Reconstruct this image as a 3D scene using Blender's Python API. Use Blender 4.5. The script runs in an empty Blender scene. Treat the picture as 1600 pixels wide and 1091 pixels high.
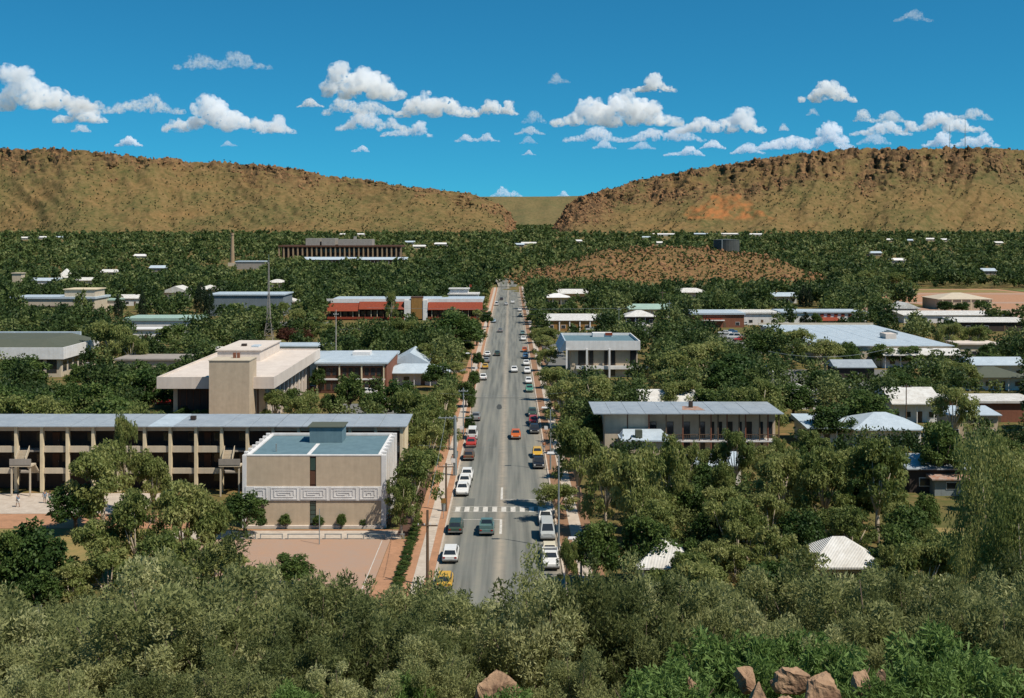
import bpy, bmesh, math, random
import numpy as np
from mathutils import Vector, Matrix
sc = bpy.context.scene
COL = sc.collection
R = math.radians
# ---------------------------------------------------------------- camera, sky, sun, exposure
EYE, FOC, HOR, VPX = 35.0, 1800.0, 362.0, 797.0      # eye height (m), focal length in photo pixels, horizon row, vanishing column
cam_d = bpy.data.cameras.new('camera')
cam = bpy.data.objects.new('camera', cam_d)
COL.objects.link(cam)
sc.camera = cam
cam.location = (0, 0, EYE)
cam.rotation_euler = (math.pi / 2, 0, 0)
cam_d.sensor_width = 36
cam_d.lens = FOC / 1600 * 36
cam_d.shift_x = (800 - VPX) / 1600
cam_d.shift_y = -(545.5 - HOR) / 1600
cam_d.clip_start = 0.5
cam_d.clip_end = 200000
SUN = Vector((0.48, -0.31, 0.82)).normalized()
world = bpy.data.worlds.new('World')
sc.world = world
world.use_nodes = True
wn = world.node_tree
sky = wn.nodes.new('ShaderNodeTexSky')
sky.sky_type = 'NISHITA'
sky.sun_disc = False
sky.sun_elevation = math.asin(SUN.z)
sky.sun_rotation = math.atan2(SUN.x, SUN.y)
sky.altitude = 600
sky.air_density = 1.0
sky.dust_density = 0.0
sky.ozone_density = 4.0
bg = wn.nodes['Background']
bg.inputs[1].default_value = 0.092
# dry desert air: the clear blue reaches right down to the horizon, so the sky is read a little higher up
w_geo = wn.nodes.new('ShaderNodeTexCoord')
w_sep = wn.nodes.new('ShaderNodeSeparateXYZ')
w_abs = wn.nodes.new('ShaderNodeMath'); w_abs.operation = 'ABSOLUTE'
w_mad = wn.nodes.new('ShaderNodeMath'); w_mad.operation = 'MULTIPLY_ADD'
w_mad.inputs[1].default_value = 1.15
w_mad.inputs[2].default_value = 0.065
w_com = wn.nodes.new('ShaderNodeCombineXYZ')
w_nrm = wn.nodes.new('ShaderNodeVectorMath'); w_nrm.operation = 'NORMALIZE'
w_mul = wn.nodes.new('ShaderNodeMix'); w_mul.data_type = 'RGBA'; w_mul.blend_type = 'MULTIPLY'
w_mul.inputs[0].default_value = 1.0
w_mul.inputs[7].default_value = (0.17, 0.86, 1.0, 1)
wn.links.new(w_geo.outputs['Generated'], w_sep.inputs[0])
wn.links.new(w_sep.outputs[2], w_abs.inputs[0])
wn.links.new(w_abs.outputs[0], w_mad.inputs[0])
wn.links.new(w_sep.outputs[0], w_com.inputs[0])
wn.links.new(w_sep.outputs[1], w_com.inputs[1])
wn.links.new(w_mad.outputs[0], w_com.inputs[2])
wn.links.new(w_com.outputs[0], w_nrm.inputs[0])
wn.links.new(w_nrm.outputs[0], sky.inputs[0])
wn.links.new(sky.outputs[0], w_mul.inputs[6])
wn.links.new(w_mul.outputs[2], bg.inputs[0])
sun_d = bpy.data.lights.new('sun', 'SUN')
sun_o = bpy.data.objects.new('sun', sun_d)
COL.objects.link(sun_o)
sun_d.energy = 5.0
sun_d.angle = R(0.5)
sun_d.color = (1.0, 0.94, 0.83)
sun_o.rotation_euler = SUN.to_track_quat('Z', 'Y').to_euler()
sun_o.location = (0, 0, 300)
sc.view_settings.view_transform = 'Standard'
sc.view_settings.look = 'None'
sc.view_settings.exposure = 0.12
sc.view_settings.gamma = 1.0
sc.view_settings.use_curve_mapping = False
sc.cycles.max_bounces = 56
sc.cycles.volume_bounces = 56
sc.cycles.diffuse_bounces = 3
sc.cycles.glossy_bounces = 2
sc.cycles.transmission_bounces = 3
sc.cycles.transparent_max_bounces = 6
sc.cycles.use_denoising = True
random.seed(7)
rs = np.random.RandomState(11)

# ---------------------------------------------------------------- numpy noise
_tab = np.random.RandomState(3).rand(256, 256)
def vn2(x, y):
    xi = np.floor(x).astype(int); yi = np.floor(y).astype(int)
    fx = x - xi; fy = y - yi
    fx = fx * fx * (3 - 2 * fx); fy = fy * fy * (3 - 2 * fy)
    a = _tab[xi & 255, yi & 255]; b = _tab[(xi + 1) & 255, yi & 255]
    c = _tab[xi & 255, (yi + 1) & 255]; d = _tab[(xi + 1) & 255, (yi + 1) & 255]
    return (a * (1 - fx) + b * fx) * (1 - fy) + (c * (1 - fx) + d * fx) * fy
def fbm2(x, y, n=4, rough=0.5):
    s = 0.0; a = 1.0; t = 0.0
    for i in range(n):
        s = s + a * (vn2(x * 2 ** i + 17 * i, y * 2 ** i + 31 * i) * 2 - 1); t += a; a *= rough
    return s / t
def fbm3(p, n=4):
    s = 0.0; a = 1.0
    for i in range(n):
        q = p * 2.1 ** i + 13.7 * i
        s = s + a * ((vn2(q[:, 0] + q[:, 2] * .7, q[:, 1] - q[:, 2] * .4) + vn2(q[:, 1] + q[:, 0] * .3 + 50, q[:, 2] + 20) - 1)); a *= 0.55
    return s

# ---------------------------------------------------------------- terrain
_py = [-400, -60, 0, 6, 12, 14, 18, 22, 30, 40, 55, 75, 92, 103, 900, 1300, 1800, 2300, 3000, 20000]
_pz = [30, 33, 33.2, 32.0, 29.5, 28.6, 27.1, 25.6, 22, 16.5, 9.5, 3.2, 0.5, -.02, 0, 6, 17, 27, 29, 29]
def smooth(a, b, x):
    t = np.clip((np.asarray(x, float) - a) / (b - a), 0, 1)
    return t * t * (3 - 2 * t)
def terr(X, Y):
    X = np.asarray(X, float); Y = np.asarray(Y, float)
    z = np.interp(Y, _py, _pz)
    near = smooth(95, 70, Y) * smooth(4, 20, Y)
    z = z + near * 0.9 * fbm2(X / 9, Y / 9, 3)
    # rocky knoll beyond the town
    k = np.exp(-(((X - 112) / 76) ** 2) ** 1.3 - (((Y - 800) / 72) ** 2) ** 1.1) * 22.5
    k = k + np.exp(-((X - 40) / 50) ** 2 - ((Y - 770) / 50) ** 2) * 7
    k = k + np.exp(-((X - 175) / 34) ** 2 - ((Y - 770) / 50) ** 2) * 6
    z = z + k * (1 + 0.16 * fbm2(X / 22 + 5, Y / 22, 4))
    return z
def proj(X, Y, Z):
    return VPX + FOC * X / Y, HOR + FOC * (EYE - Z) / Y
_marchD = np.concatenate([np.arange(8, 200, .5), np.arange(200, 1000, 2), np.arange(1000, 2600, 8)])
def ray(x, y, h=0.0):
    """the point of the terrain (raised by h) seen at photo position x, y"""
    X = (x - VPX) / FOC * _marchD
    zz = EYE - (y - HOR) / FOC * _marchD
    g = zz - terr(X, _marchD) - h
    i = np.nonzero(g <= 0)[0]
    i = i[_marchD[i] > 97] if h > 1 else i
    k = int(i[0]) if len(i) else len(_marchD) - 1
    D = float(_marchD[k])
    if 0 < k and g[k - 1] > 0:
        D = float(_marchD[k - 1] + (_marchD[k] - _marchD[k - 1]) * g[k - 1] / (g[k - 1] - g[k] + 1e-9))
    Xw = (x - VPX) / FOC * D
    return Xw, D, float(terr(Xw, D))

# ---------------------------------------------------------------- materials
MATS = {}
def mat(name, col, col2=None, scale=0.6, rough=0.85, bump=0.0, bscale=8.0, metal=0.0, spec=0.3, detail=6.0, wave=None):
    if name in MATS: return MATS[name]
    m = bpy.data.materials.new(name); m.use_nodes = True
    n = m.node_tree; b = n.nodes['Principled BSDF']
    b.inputs['Roughness'].default_value = rough
    b.inputs['Metallic'].default_value = metal
    b.inputs['Specular IOR Level'].default_value = spec
    tc = n.nodes.new('ShaderNodeTexCoord')
    nz = n.nodes.new('ShaderNodeTexNoise'); nz.inputs['Scale'].default_value = scale; nz.inputs['Detail'].default_value = detail
    nz.inputs['Roughness'].default_value = 0.65
    n.links.new(tc.outputs['Object'], nz.inputs['Vector'])
    mx = n.nodes.new('ShaderNodeMix'); mx.data_type = 'RGBA'
    c2 = tuple(c * 0.9 for c in col2) if col2 else tuple(c * 0.72 for c in col)
    mx.inputs[6].default_value = (*col, 1); mx.inputs[7].default_value = (*c2, 1)
    rmp = n.nodes.new('ShaderNodeMapRange'); rmp.inputs[1].default_value = 0.37; rmp.inputs[2].default_value = 0.66
    # rain streaks and grime run down the surface
    mp = n.nodes.new('ShaderNodeMapping'); mp.inputs['Scale'].default_value = (1.1, 1.1, 0.09)
    ns = n.nodes.new('ShaderNodeTexNoise'); ns.inputs['Scale'].default_value = 1.6; ns.inputs['Detail'].default_value = 7; ns.inputs['Roughness'].default_value = 0.7
    n.links.new(tc.outputs['Object'], mp.inputs[0]); n.links.new(mp.outputs[0], ns.inputs['Vector'])
    av = n.nodes.new('ShaderNodeMix'); av.data_type = 'FLOAT'; av.inputs[0].default_value = 0.45
    n.links.new(nz.outputs[0], av.inputs[2]); n.links.new(ns.outputs[0], av.inputs[3])
    n.links.new(av.outputs[0], rmp.inputs[0]); n.links.new(rmp.outputs[0], mx.inputs[0])
    n.links.new(mx.outputs[2], b.inputs['Base Color'])
    if wave or bump:
        bp = n.nodes.new('ShaderNodeBump'); bp.inputs['Strength'].default_value = bump or 0.5; bp.inputs['Distance'].default_value = 0.05
        if wave:
            wv = n.nodes.new('ShaderNodeTexWave'); wv.inputs['Scale'].default_value = wave; wv.bands_direction = 'X'
            n.links.new(tc.outputs['Object'], wv.inputs['Vector']); n.links.new(wv.outputs[1], bp.inputs['Height'])
        else:
            n2 = n.nodes.new('ShaderNodeTexNoise'); n2.inputs['Scale'].default_value = bscale; n2.inputs['Detail'].default_value = 5
            n.links.new(tc.outputs['Object'], n2.inputs['Vector']); n.links.new(n2.outputs[0], bp.inputs['Height'])
        n.links.new(bp.outputs[0], b.inputs['Normal'])
    MATS[name] = m
    return m
def ramp(n, stops):
    r = n.nodes.new('ShaderNodeValToRGB')
    e = r.color_ramp.elements
    while len(e) < len(stops): e.new(0.5)
    for k, (p, c) in enumerate(stops):
        e[k].position = p; e[k].color = (*c, 1)
    return r
def leaf_mat(name, cols, trans=0.25, var=0.35):
    """leaves: the colour varies from leaf to leaf, clump to clump and plant to plant"""
    m = bpy.data.materials.new(name); m.use_nodes = True
    n = m.node_tree; n.nodes.clear()
    out = n.nodes.new('ShaderNodeOutputMaterial')
    at = n.nodes.new('ShaderNodeAttribute'); at.attribute_name = 'tint'
    oi = n.nodes.new('ShaderNodeObjectInfo')
    ad = n.nodes.new('ShaderNodeMath'); ad.operation = 'MULTIPLY_ADD'; ad.inputs[1].default_value = var
    n.links.new(oi.outputs['Random'], ad.inputs[0])
    ml = n.nodes.new('ShaderNodeMath'); ml.operation = 'MULTIPLY'; ml.inputs[1].default_value = 1 - var
    n.links.new(at.outputs['Fac'], ml.inputs[0]); n.links.new(ml.outputs[0], ad.inputs[2])
    rp = ramp(n, [(k / (len(cols) - 1), c) for k, c in enumerate(cols)])
    n.links.new(ad.outputs[0], rp.inputs[0])
    d = n.nodes.new('ShaderNodeBsdfPrincipled'); d.inputs['Roughness'].default_value = 0.6; d.inputs['Specular IOR Level'].default_value = 0.25
    t = n.nodes.new('ShaderNodeBsdfTranslucent')
    mx = n.nodes.new('ShaderNodeMixShader'); mx.inputs[0].default_value = trans
    n.links.new(rp.outputs[0], d.inputs['Base Color']); n.links.new(rp.outputs[0], t.inputs['Color'])
    n.links.new(d.outputs[0], mx.inputs[1]); n.links.new(t.outputs[0], mx.inputs[2]); n.links.new(mx.outputs[0], out.inputs[0])
    MATS[name] = m
    return m

# ---------------------------------------------------------------- object helpers
def link(o, parent=None):
    COL.objects.link(o)
    if parent: o.parent = parent
    return o
def tag(o, label=None, cat=None, group=None, kind=None):
    if label: o['label'] = label
    if cat: o['category'] = cat
    if group: o['group'] = group
    if kind: o['kind'] = kind
    return o
FOOT = []      # ground taken by buildings, roads and yards: x0, x1, y0, y1
CLEAR = []     # views kept open: photo x0, y0, x1, y1 and how far the thing seen there stands
class Thing:
    def __init__(s, name, label, cat, loc, group=None, rz=0.0):
        s.o = bpy.data.objects.new(name, None)
        s.o.empty_display_size = 0.3
        s.o.location = loc; s.o.rotation_euler = (0, 0, rz)
        link(s.o); tag(s.o, label, cat, group)
        s.loc = Vector(loc)
    def mesh(s, name, verts, faces, m, parent=None, local=False, smooth_=False):
        me = bpy.data.meshes.new(name)
        l = s.loc
        me.from_pydata([v if local else (v[0] - l.x, v[1] - l.y, v[2] - l.z) for v in verts], [], faces)
        if m: me.materials.append(m)
        if smooth_: me.polygons.foreach_set('use_smooth', [True] * len(me.polygons))
        o = link(bpy.data.objects.new(name, me), parent or s.o)
        return o
    def box(s, name, m, x0, x1, y0, y1, z0, z1, parent=None, local=False):
        v, f = boxes([(x0, x1, y0, y1, z0, z1)])
        return s.mesh(name, v, f, m, parent, local)
def boxes(bs):
    v = []; f = []
    for (x0, x1, y0, y1, z0, z1) in bs:
        k = len(v)
        v += [(x0, y0, z0), (x1, y0, z0), (x1, y1, z0), (x0, y1, z0), (x0, y0, z1), (x1, y0, z1), (x1, y1, z1), (x0, y1, z1)]
        f += [tuple(k + i for i in q) for q in ((0, 3, 2, 1), (4, 5, 6, 7), (0, 1, 5, 4), (1, 2, 6, 5), (2, 3, 7, 6), (3, 0, 4, 7))]
    return v, f
def tube(pts, rad, n=6, cap=True):
    v = []; f = []
    pts = [Vector(p) for p in pts]
    for i, p in enumerate(pts):
        d = (pts[min(i + 1, len(pts) - 1)] - pts[max(i - 1, 0)]).normalized()
        a = d.orthogonal().normalized(); b = d.cross(a)
        r = rad[i] if hasattr(rad, '__len__') else rad
        for k in range(n):
            t = 2 * math.pi * k / n
            v.append(tuple(p + a * (r * math.cos(t)) + b * (r * math.sin(t))))
    for i in range(len(pts) - 1):
        for k in range(n):
            f.append((i * n + k, i * n + (k + 1) % n, (i + 1) * n + (k + 1) % n, (i + 1) * n + k))
    if cap:
        f.append(tuple(reversed(range(n)))); f.append(tuple((len(pts) - 1) * n + k for k in range(n)))
    return v, f
def merge(parts):
    v = []; f = []
    for (a, b) in parts:
        k = len(v); v += list(a); f += [tuple(i + k for i in q) for q in b]
    return v, f
def np_mesh(name, V, Fq, m, smooth_=False):
    """a big mesh from numpy arrays (all faces the same size)"""
    me = bpy.data.meshes.new(name)
    nv, nf, k = len(V), len(Fq), Fq.shape[1]
    me.vertices.add(nv); me.vertices.foreach_set('co', np.ascontiguousarray(V, dtype=np.float32).ravel())
    me.loops.add(nf * k); me.loops.foreach_set('vertex_index', np.ascontiguousarray(Fq, dtype=np.int32).ravel())
    me.polygons.add(nf); me.polygons.foreach_set('loop_start', np.arange(nf, dtype=np.int32) * k)
    if smooth_: me.polygons.foreach_set('use_smooth', np.ones(nf, dtype=bool))
    if m: me.materials.append(m)
    me.update(calc_edges=True)
    return me
def struct(name, v, f, m):
    me = bpy.data.meshes.new(name); me.from_pydata(v, [], f); me.materials.append(m)
    return tag(link(bpy.data.objects.new(name, me)), kind='structure')
def grid_faces(nr, nc):
    a = np.arange(nr * nc).reshape(nr, nc)
    return np.stack([a[:-1, :-1], a[:-1, 1:], a[1:, 1:], a[1:, :-1]], -1).reshape(-1, 4)

# ---------------------------------------------------------------- ground sheet
def ground_material():
    m = bpy.data.materials.new('red_soil_and_dry_grass'); m.use_nodes = True
    n = m.node_tree; b = n.nodes['Principled BSDF']; b.inputs['Roughness'].default_value = 0.95; b.inputs['Specular IOR Level'].default_value = 0.1
    g = n.nodes.new('ShaderNodeNewGeometry')
    def nz(scale, d=6):
        t = n.nodes.new('ShaderNodeTexNoise'); t.inputs['Scale'].default_value = scale; t.inputs['Detail'].default_value = d
        t.inputs['Roughness'].default_value = 0.65
        n.links.new(g.outputs['Position'], t.inputs['Vector']); return t
    big = nz(0.03); fine = nz(0.5, 8); mid = nz(0.12)
    r1 = ramp(n, [(0.28, (0.30, 0.15, 0.065)), (0.40, (0.19, 0.125, 0.05)), (0.54, (0.095, 0.095, 0.03)), (0.72, (0.055, 0.075, 0.02))])
    r2 = ramp(n, [(0.32, (0.32, 0.16, 0.075)), (0.46, (0.15, 0.115, 0.045)), (0.62, (0.07, 0.08, 0.022))])
    n.links.new(big.outputs[0], r1.inputs[0]); n.links.new(fine.outputs[0], r2.inputs[0])
    mx = n.nodes.new('ShaderNodeMix'); mx.data_type = 'RGBA'
    rr = n.nodes.new('ShaderNodeMapRange'); rr.inputs[1].default_value = 0.4; rr.inputs[2].default_value = 0.6
    n.links.new(mid.outputs[0], rr.inputs[0]); n.links.new(rr.outputs[0], mx.inputs[0])
    n.links.new(r1.outputs[0], mx.inputs[6]); n.links.new(r2.outputs[0], mx.inputs[7])
    # the stony knoll beyond the town is bare ochre earth
    sp = n.nodes.new('ShaderNodeSeparateXYZ'); n.links.new(g.outputs['Position'], sp.inputs[0])
    def rng_(sock, a, b_):
        q = n.nodes.new('ShaderNodeMapRange'); q.inputs[1].default_value = a; q.inputs[2].default_value = b_; n.links.new(sock, q.inputs[0]); return q.outputs[0]
    def mul_(a, b_):
        q = n.nodes.new('ShaderNodeMath'); q.operation = 'MULTIPLY'; n.links.new(a, q.inputs[0]); n.links.new(b_, q.inputs[1]); return q.outputs[0]
    kf = mul_(mul_(rng_(sp.outputs[2], 1.5, 5.0), rng_(sp.outputs[1], 640, 680)), rng_(sp.outputs[1], 940, 900))
    r3 = ramp(n, [(0.36, (0.065, 0.062, 0.022)), (0.49, (0.165, 0.10, 0.042)), (0.64, (0.27, 0.145, 0.062))])
    n.links.new(fine.outputs[0], r3.inputs[0])
    mk = n.nodes.new('ShaderNodeMix'); mk.data_type = 'RGBA'
    n.links.new(kf, mk.inputs[0]); n.links.new(mx.outputs[2], mk.inputs[6]); n.links.new(r3.outputs[0], mk.inputs[7])
    n.links.new(mk.outputs[2], b.inputs['Base Color'])
    bp = n.nodes.new('ShaderNodeBump'); bp.inputs['Distance'].default_value = 0.3; bp.inputs['Strength'].default_value = 0.6
    n.links.new(fine.outputs[0], bp.inputs['Height']); n.links.new(bp.outputs[0], b.inputs['Normal'])
    return m
def build_ground():
    ys = np.concatenate([np.arange(-80, 110, 1.0), 110 * 1.028 ** np.arange(0, 184)])
    us = np.linspace(-1, 1, 300)
    Y, U = np.meshgrid(ys, us, indexing='ij')
    X = U * (75 + 0.72 * np.maximum(Y, 0))
    Z = terr(X, Y)
    V = np.stack([X, Y, Z], -1).reshape(-1, 3)
    me = np_mesh('ground', V, grid_faces(len(ys), len(us)), ground_material(), True)
    tag(link(bpy.data.objects.new('ground', me)), kind='structure')
build_ground()

# ---------------------------------------------------------------- the ranges either side of the gap
def hill_material(name, warm=1.0, green=0.0):
    m = bpy.data.materials.new(name); m.use_nodes = True
    n = m.node_tree; b = n.nodes['Principled BSDF']; b.inputs['Roughness'].default_value = 0.95; b.inputs['Specular IOR Level'].default_value = 0.08
    g = n.nodes.new('ShaderNodeNewGeometry')
    def nz(scale, d=7, rg=0.68):
        t = n.nodes.new('ShaderNodeTexNoise'); t.inputs['Scale'].default_value = scale; t.inputs['Detail'].default_value = d
        t.inputs['Roughness'].default_value = rg
        n.links.new(g.outputs['Position'], t.inputs['Vector']); return t
    a = nz(0.009); f = nz(0.08)
    soil = ramp(n, [(0.34, (0.235 * warm, 0.13, 0.05)), (0.47, (0.185, 0.118, 0.046)), (0.56, (0.125, 0.102, 0.036)), (0.68, (0.08, 0.082, 0.028))])
    n.links.new(a.outputs[0], soil.inputs[0])
    spk = ramp(n, [(0.40, (0.062, 0.064, 0.02)), (0.50, (0.17, 0.112, 0.042)), (0.64, (0.25, 0.16, 0.072))])
    n.links.new(f.outputs[0], spk.inputs[0])
    mx = n.nodes.new('ShaderNodeMix'); mx.data_type = 'RGBA'; mx.inputs[0].default_value = 0.5
    n.links.new(soil.outputs[0], mx.inputs[6]); n.links.new(spk.outputs[0], mx.inputs[7])
    # bare red rock where it is steep
    at = n.nodes.new('ShaderNodeAttribute'); at.attribute_name = 'rock'
    rk = nz(0.05)
    rock = ramp(n, [(0.38, (0.045, 0.026, 0.016)), (0.5, (0.135, 0.072, 0.036)), (0.63, (0.27, 0.15, 0.07))])
    n.links.new(rk.outputs[0], rock.inputs[0])
    m2 = n.nodes.new('ShaderNodeMix'); m2.data_type = 'RGBA'
    n.links.new(at.outputs['Fac'], m2.inputs[0]); n.links.new(mx.outputs[2], m2.inputs[6]); n.links.new(rock.outputs[0], m2.inputs[7])
    # scree patch of bare orange earth
    a2 = n.nodes.new('ShaderNodeAttribute'); a2.attribute_name = 'scree'
    m3 = n.nodes.new('ShaderNodeMix'); m3.data_type = 'RGBA'; m3.inputs[7].default_value = (0.36, 0.135, 0.045, 1)
    n.links.new(a2.outputs['Fac'], m3.inputs[0]); n.links.new(m2.outputs[2], m3.inputs[6])
    m4 = n.nodes.new('ShaderNodeMix'); m4.data_type = 'RGBA'; m4.inputs[0].default_value = green; m4.inputs[7].default_value = (0.13, 0.13, 0.065, 1)
    n.links.new(m3.outputs[2], m4.inputs[6])
    n.links.new(m4.outputs[2], b.inputs['Base Color'])
    bp = n.nodes.new('ShaderNodeBump'); bp.inputs['Distance'].default_value = 5.0; bp.inputs['Strength'].default_value = 0.8
    n.links.new(f.outputs[0], bp.inputs['Height']); n.links.new(bp.outputs[0], b.inputs['Normal'])
    return m
LEFT_CREST = [(-500, 236), (-200, 228), (21, 232), (60, 231), (110, 233), (200, 240), (300, 250), (360, 251), (400, 256), (450, 262), (500, 271), (560, 279), (620, 287), (660, 293), (700, 298), (740, 303), (765, 313), (785, 322), (797, 333), (804, 347), (808, 366)]
RIGHT_CREST = [(860, 366), (866, 352), (876, 338), (884, 322), (900, 310), (925, 301), (950, 293), (1000, 281), (1040, 272), (1080, 264), (1100, 260), (1150, 252), (1200, 245), (1260, 238), (1330, 231), (1450, 228), (1530, 229), (1600, 235), (1800, 245), (2150, 238)]
HILLS = []
def build_range(name, crest, x0, x1, seed):
    xs = np.arange(x0, x1 + .1, 2.4)
    cy = np.interp(xs, [c[0] for c in crest], [c[1] for c in crest])
    u = (xs - VPX) / FOC
    Dc = 2720 + 90 * fbm2(xs / 160 + seed, xs * 0 + seed, 3)
    Df = 2300 + 60 * fbm2(xs / 120 + seed + 9, xs * 0, 3)
    # the noses by the gap are short steep bluffs
    Zc = EYE + (HOR - cy) / FOC * Dc
    base = 24.0
    t = np.concatenate([np.linspace(0, 1, 110), np.linspace(1.02, 1.5, 14), np.linspace(1.6, 3.0, 10)])
    prof = np.interp(t, [0, .25, .5, .68, .78, .84, .90, .95, .985, 1, 1.04, 1.3, 1.6, 3.0], [0, .14, .36, .55, .66, .74, .86, .93, .985, 1, 1.0, .96, .8, .15])
    T, Xp = np.meshgrid(t, xs, indexing='ij')
    D = Df + (Dc - Df) * T
    X = u * D
    h = np.maximum(Zc - base, 0)
    # gullies and spurs run down the slope; ledges run along it
    sh = Xp + (T * 85 if x0 < 0 else -T * 95); sp = fbm2(sh / 60 + seed * 3, T * 2.6 + seed, 4)
    sp2 = fbm2(sh / 17 + seed * 5, T * 9 + seed, 4)
    mid = np.clip(T * 4, 0, 1) * np.clip((1.0 - T) * 5, 0, 1)
    Pv = np.repeat(prof[:, None], len(xs), 1) + mid * (0.10 * sp + 0.03 * sp2 + .07 * (.22 - np.abs(fbm2(sh / 40 + seed * 9 + sp * .8, T * 2.2 + seed, 3))))
    hw = np.minimum(h / 60, 1)
    up = np.clip((T - (.74 if x0 < 0 else .60) + .2 * fbm2(Xp / 45 + seed * 4, T * 2, 3)) * 5, 0, 1)
    qn = Pv * 15 + .9 * fbm2(Xp / 70 + seed, T * 0 + 3, 3) + .5 * fbm2(Xp / 9 + seed, T * 4, 3)
    fr = qn - np.floor(qn); stepf = smooth(.5, .92, fr)
    Pv = Pv + (np.floor(qn) + stepf - qn) / 15 * (.06 + .94 * up) * np.clip(T * 6, 0, 1)
    steep = np.clip((fr - .45) / .15, 0, 1) * np.clip((1.0 - fr) / .1, 0, 1)
    rk = np.clip((T - (.82 if x0 < 0 else .74) + .2 * fbm2(Xp / 40 + seed, T * 3 + 7, 3)) * 7, 0, 1) * np.clip((1.35 - T) * 4, 0, 1)
    bluff = np.clip(1.1 - np.abs(Xp - 835) / (52 if x0 < 0 else 130), 0, 1)
    bluff = np.clip(bluff * (T * 1.7 - .15 + .3 * fbm2(Xp / 12 + 3, T * 6, 3)) * 2.2, 0, 1)
    rk = np.maximum(np.maximum(rk, (.8 if x0 < 0 else .95) * up) * np.clip((.10 if x0 < 0 else .3) + .75 * steep + 1.5 * fbm2(Xp / 22 + 31 + seed, T * 8, 4), 0, 1), bluff)
    rk = np.clip(rk, 0, 1)
    led = fbm2(Xp / 20 + seed + T * 2, T * 26 + Xp / 90, 3)
    blk = np.abs(fbm2(Xp / 5 + seed, T * 34, 3))
    Z = base + h * Pv + hw * (rk * (9 * led - 11 * blk) + 2.5 * fbm2(Xp / 6, T * 25, 3)) * np.clip(T * 5, 0, 1)
    D = D + hw * rk * 26 * fbm2(Xp / 9 + 7, T * 12 + seed, 3)
    X = u * D
    # never stand above the skyline by more than a boulder
    lim = EYE + (HOR - cy) / FOC * D + 2.5 * np.maximum(fbm2(Xp / 3, T * 9, 2), 0)
    Z = np.minimum(Z, np.maximum(lim, base))
    V = np.stack([X, D, Z], -1).reshape(-1, 3)
    me = np_mesh(name, V, grid_faces(len(t), len(xs)), MATS.get('hill') or MATS.setdefault('hill', hill_material('ochre_hillside', 1.05, 0.1)), False)
    at = me.attributes.new('rock', 'FLOAT', 'POINT'); at.data.foreach_set('value', rk.ravel().astype(np.float32))
    # the bare scree fan below the right-hand cliffs
    py = HOR + FOC * (EYE - Z) / D
    sx = (Xp - 1136) / (14 + 1.2 * np.clip(py - 296, 0, 60)) + .5 * fbm2(Xp / 18, py / 9, 3); sy = np.clip((py - 300) / 6, 0, 1) * np.clip((345 - py) / 5, 0, 1)
    scr = np.clip((1 - np.abs(sx)) * 3, 0, 1) * sy * np.clip(.55 + 1.3 * fbm2(Xp / 7, py / 4, 4), 0, 1) if x0 > 800 else Z * 0
    at = me.attributes.new('scree', 'FLOAT', 'POINT'); at.data.foreach_set('value', scr.ravel().astype(np.float32))
    tag(link(bpy.data.objects.new(name, me)), kind='structure')
    HILLS.append((X, D, Z, rk, scr, T, h))
build_range('hill_left', LEFT_CREST, -420, 808, 2.0)
build_range('hill_right', RIGHT_CREST, 860, 2050, 6.5)
def build_far_ridge():
    xs = np.arange(430, 1240, 4.0); t = np.concatenate([np.linspace(0, 1, 30), np.linspace(1.1, 2.5, 8)])
    T, Xp = np.meshgrid(t, xs, indexing='ij')
    D = 4100 + 700 * T
    cy = 307.5 + 1.5 * fbm2(xs / 60, xs * 0, 3) + np.clip(np.abs(xs - 835) - 220, 0, 999) * .12
    Zc = EYE + (HOR - cy) / FOC * 4800
    pr = np.interp(t, [0, .4, .8, .93, 1, 1.2, 2.5], [0, .3, .72, .93, 1, .98, .1])
    Z = 26 + (Zc - 26) * pr[:, None] + 10 * fbm2(Xp / 20, T * 5, 4) * np.clip(T * 3, 0, 1) * np.clip((1 - T) * 4, 0, 1)
    V = np.stack([(Xp - VPX) / FOC * D, D, Z], -1).reshape(-1, 3)
    me = np_mesh('far_ridge', V, grid_faces(len(t), len(xs)), hill_material('far_hillside', .8, 0.4), False)  # grey-green mixed into the ridge colour stands in for haze
    tag(link(bpy.data.objects.new('hill_beyond_gap', me)), kind='structure')
build_far_ridge()

# ---------------------------------------------------------------- street, kerbs, footpaths, yards
asphalt = mat('worn_asphalt', (0.135, 0.135, 0.125), (0.175, 0.165, 0.145), scale=0.35, rough=0.9, bump=0.3, bscale=30)
asphalt2 = mat('yard_asphalt', (0.34, 0.235, 0.175), (0.42, 0.25, 0.16), scale=0.22, rough=0.95, bump=0.3, bscale=20)
concrete = mat('pale_concrete', (0.52, 0.44, 0.36), (0.40, 0.32, 0.25), scale=0.8, rough=0.9)
redsoil = mat('orange_soil', (0.44, 0.225, 0.125), (0.31, 0.165, 0.09), scale=0.5, rough=1.0, bump=0.6, bscale=12)
shaded_soil = mat('shaded_soil_verge', (0.20, 0.12, 0.07), (0.33, 0.17, 0.095), scale=.6, rough=1, bump=.6, bscale=12)  # right verge soil, its colour darkened to stand for the tree shade
white_paint = mat('road_paint', (0.66, 0.62, 0.55), (0.36, 0.33, 0.29), scale=2.2, rough=0.8)
drygrass = mat('dry_lawn', (0.30, 0.20, 0.075), (0.15, 0.15, 0.045), scale=0.3, rough=1.0, bump=0.6, bscale=15)
lawn = mat('green_lawn', (0.10, 0.15, 0.035), (0.17, 0.17, 0.055), scale=0.3, rough=1.0, bump=0.6, bscale=15)
RX0, RX1 = -7.5, 5.4
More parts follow.
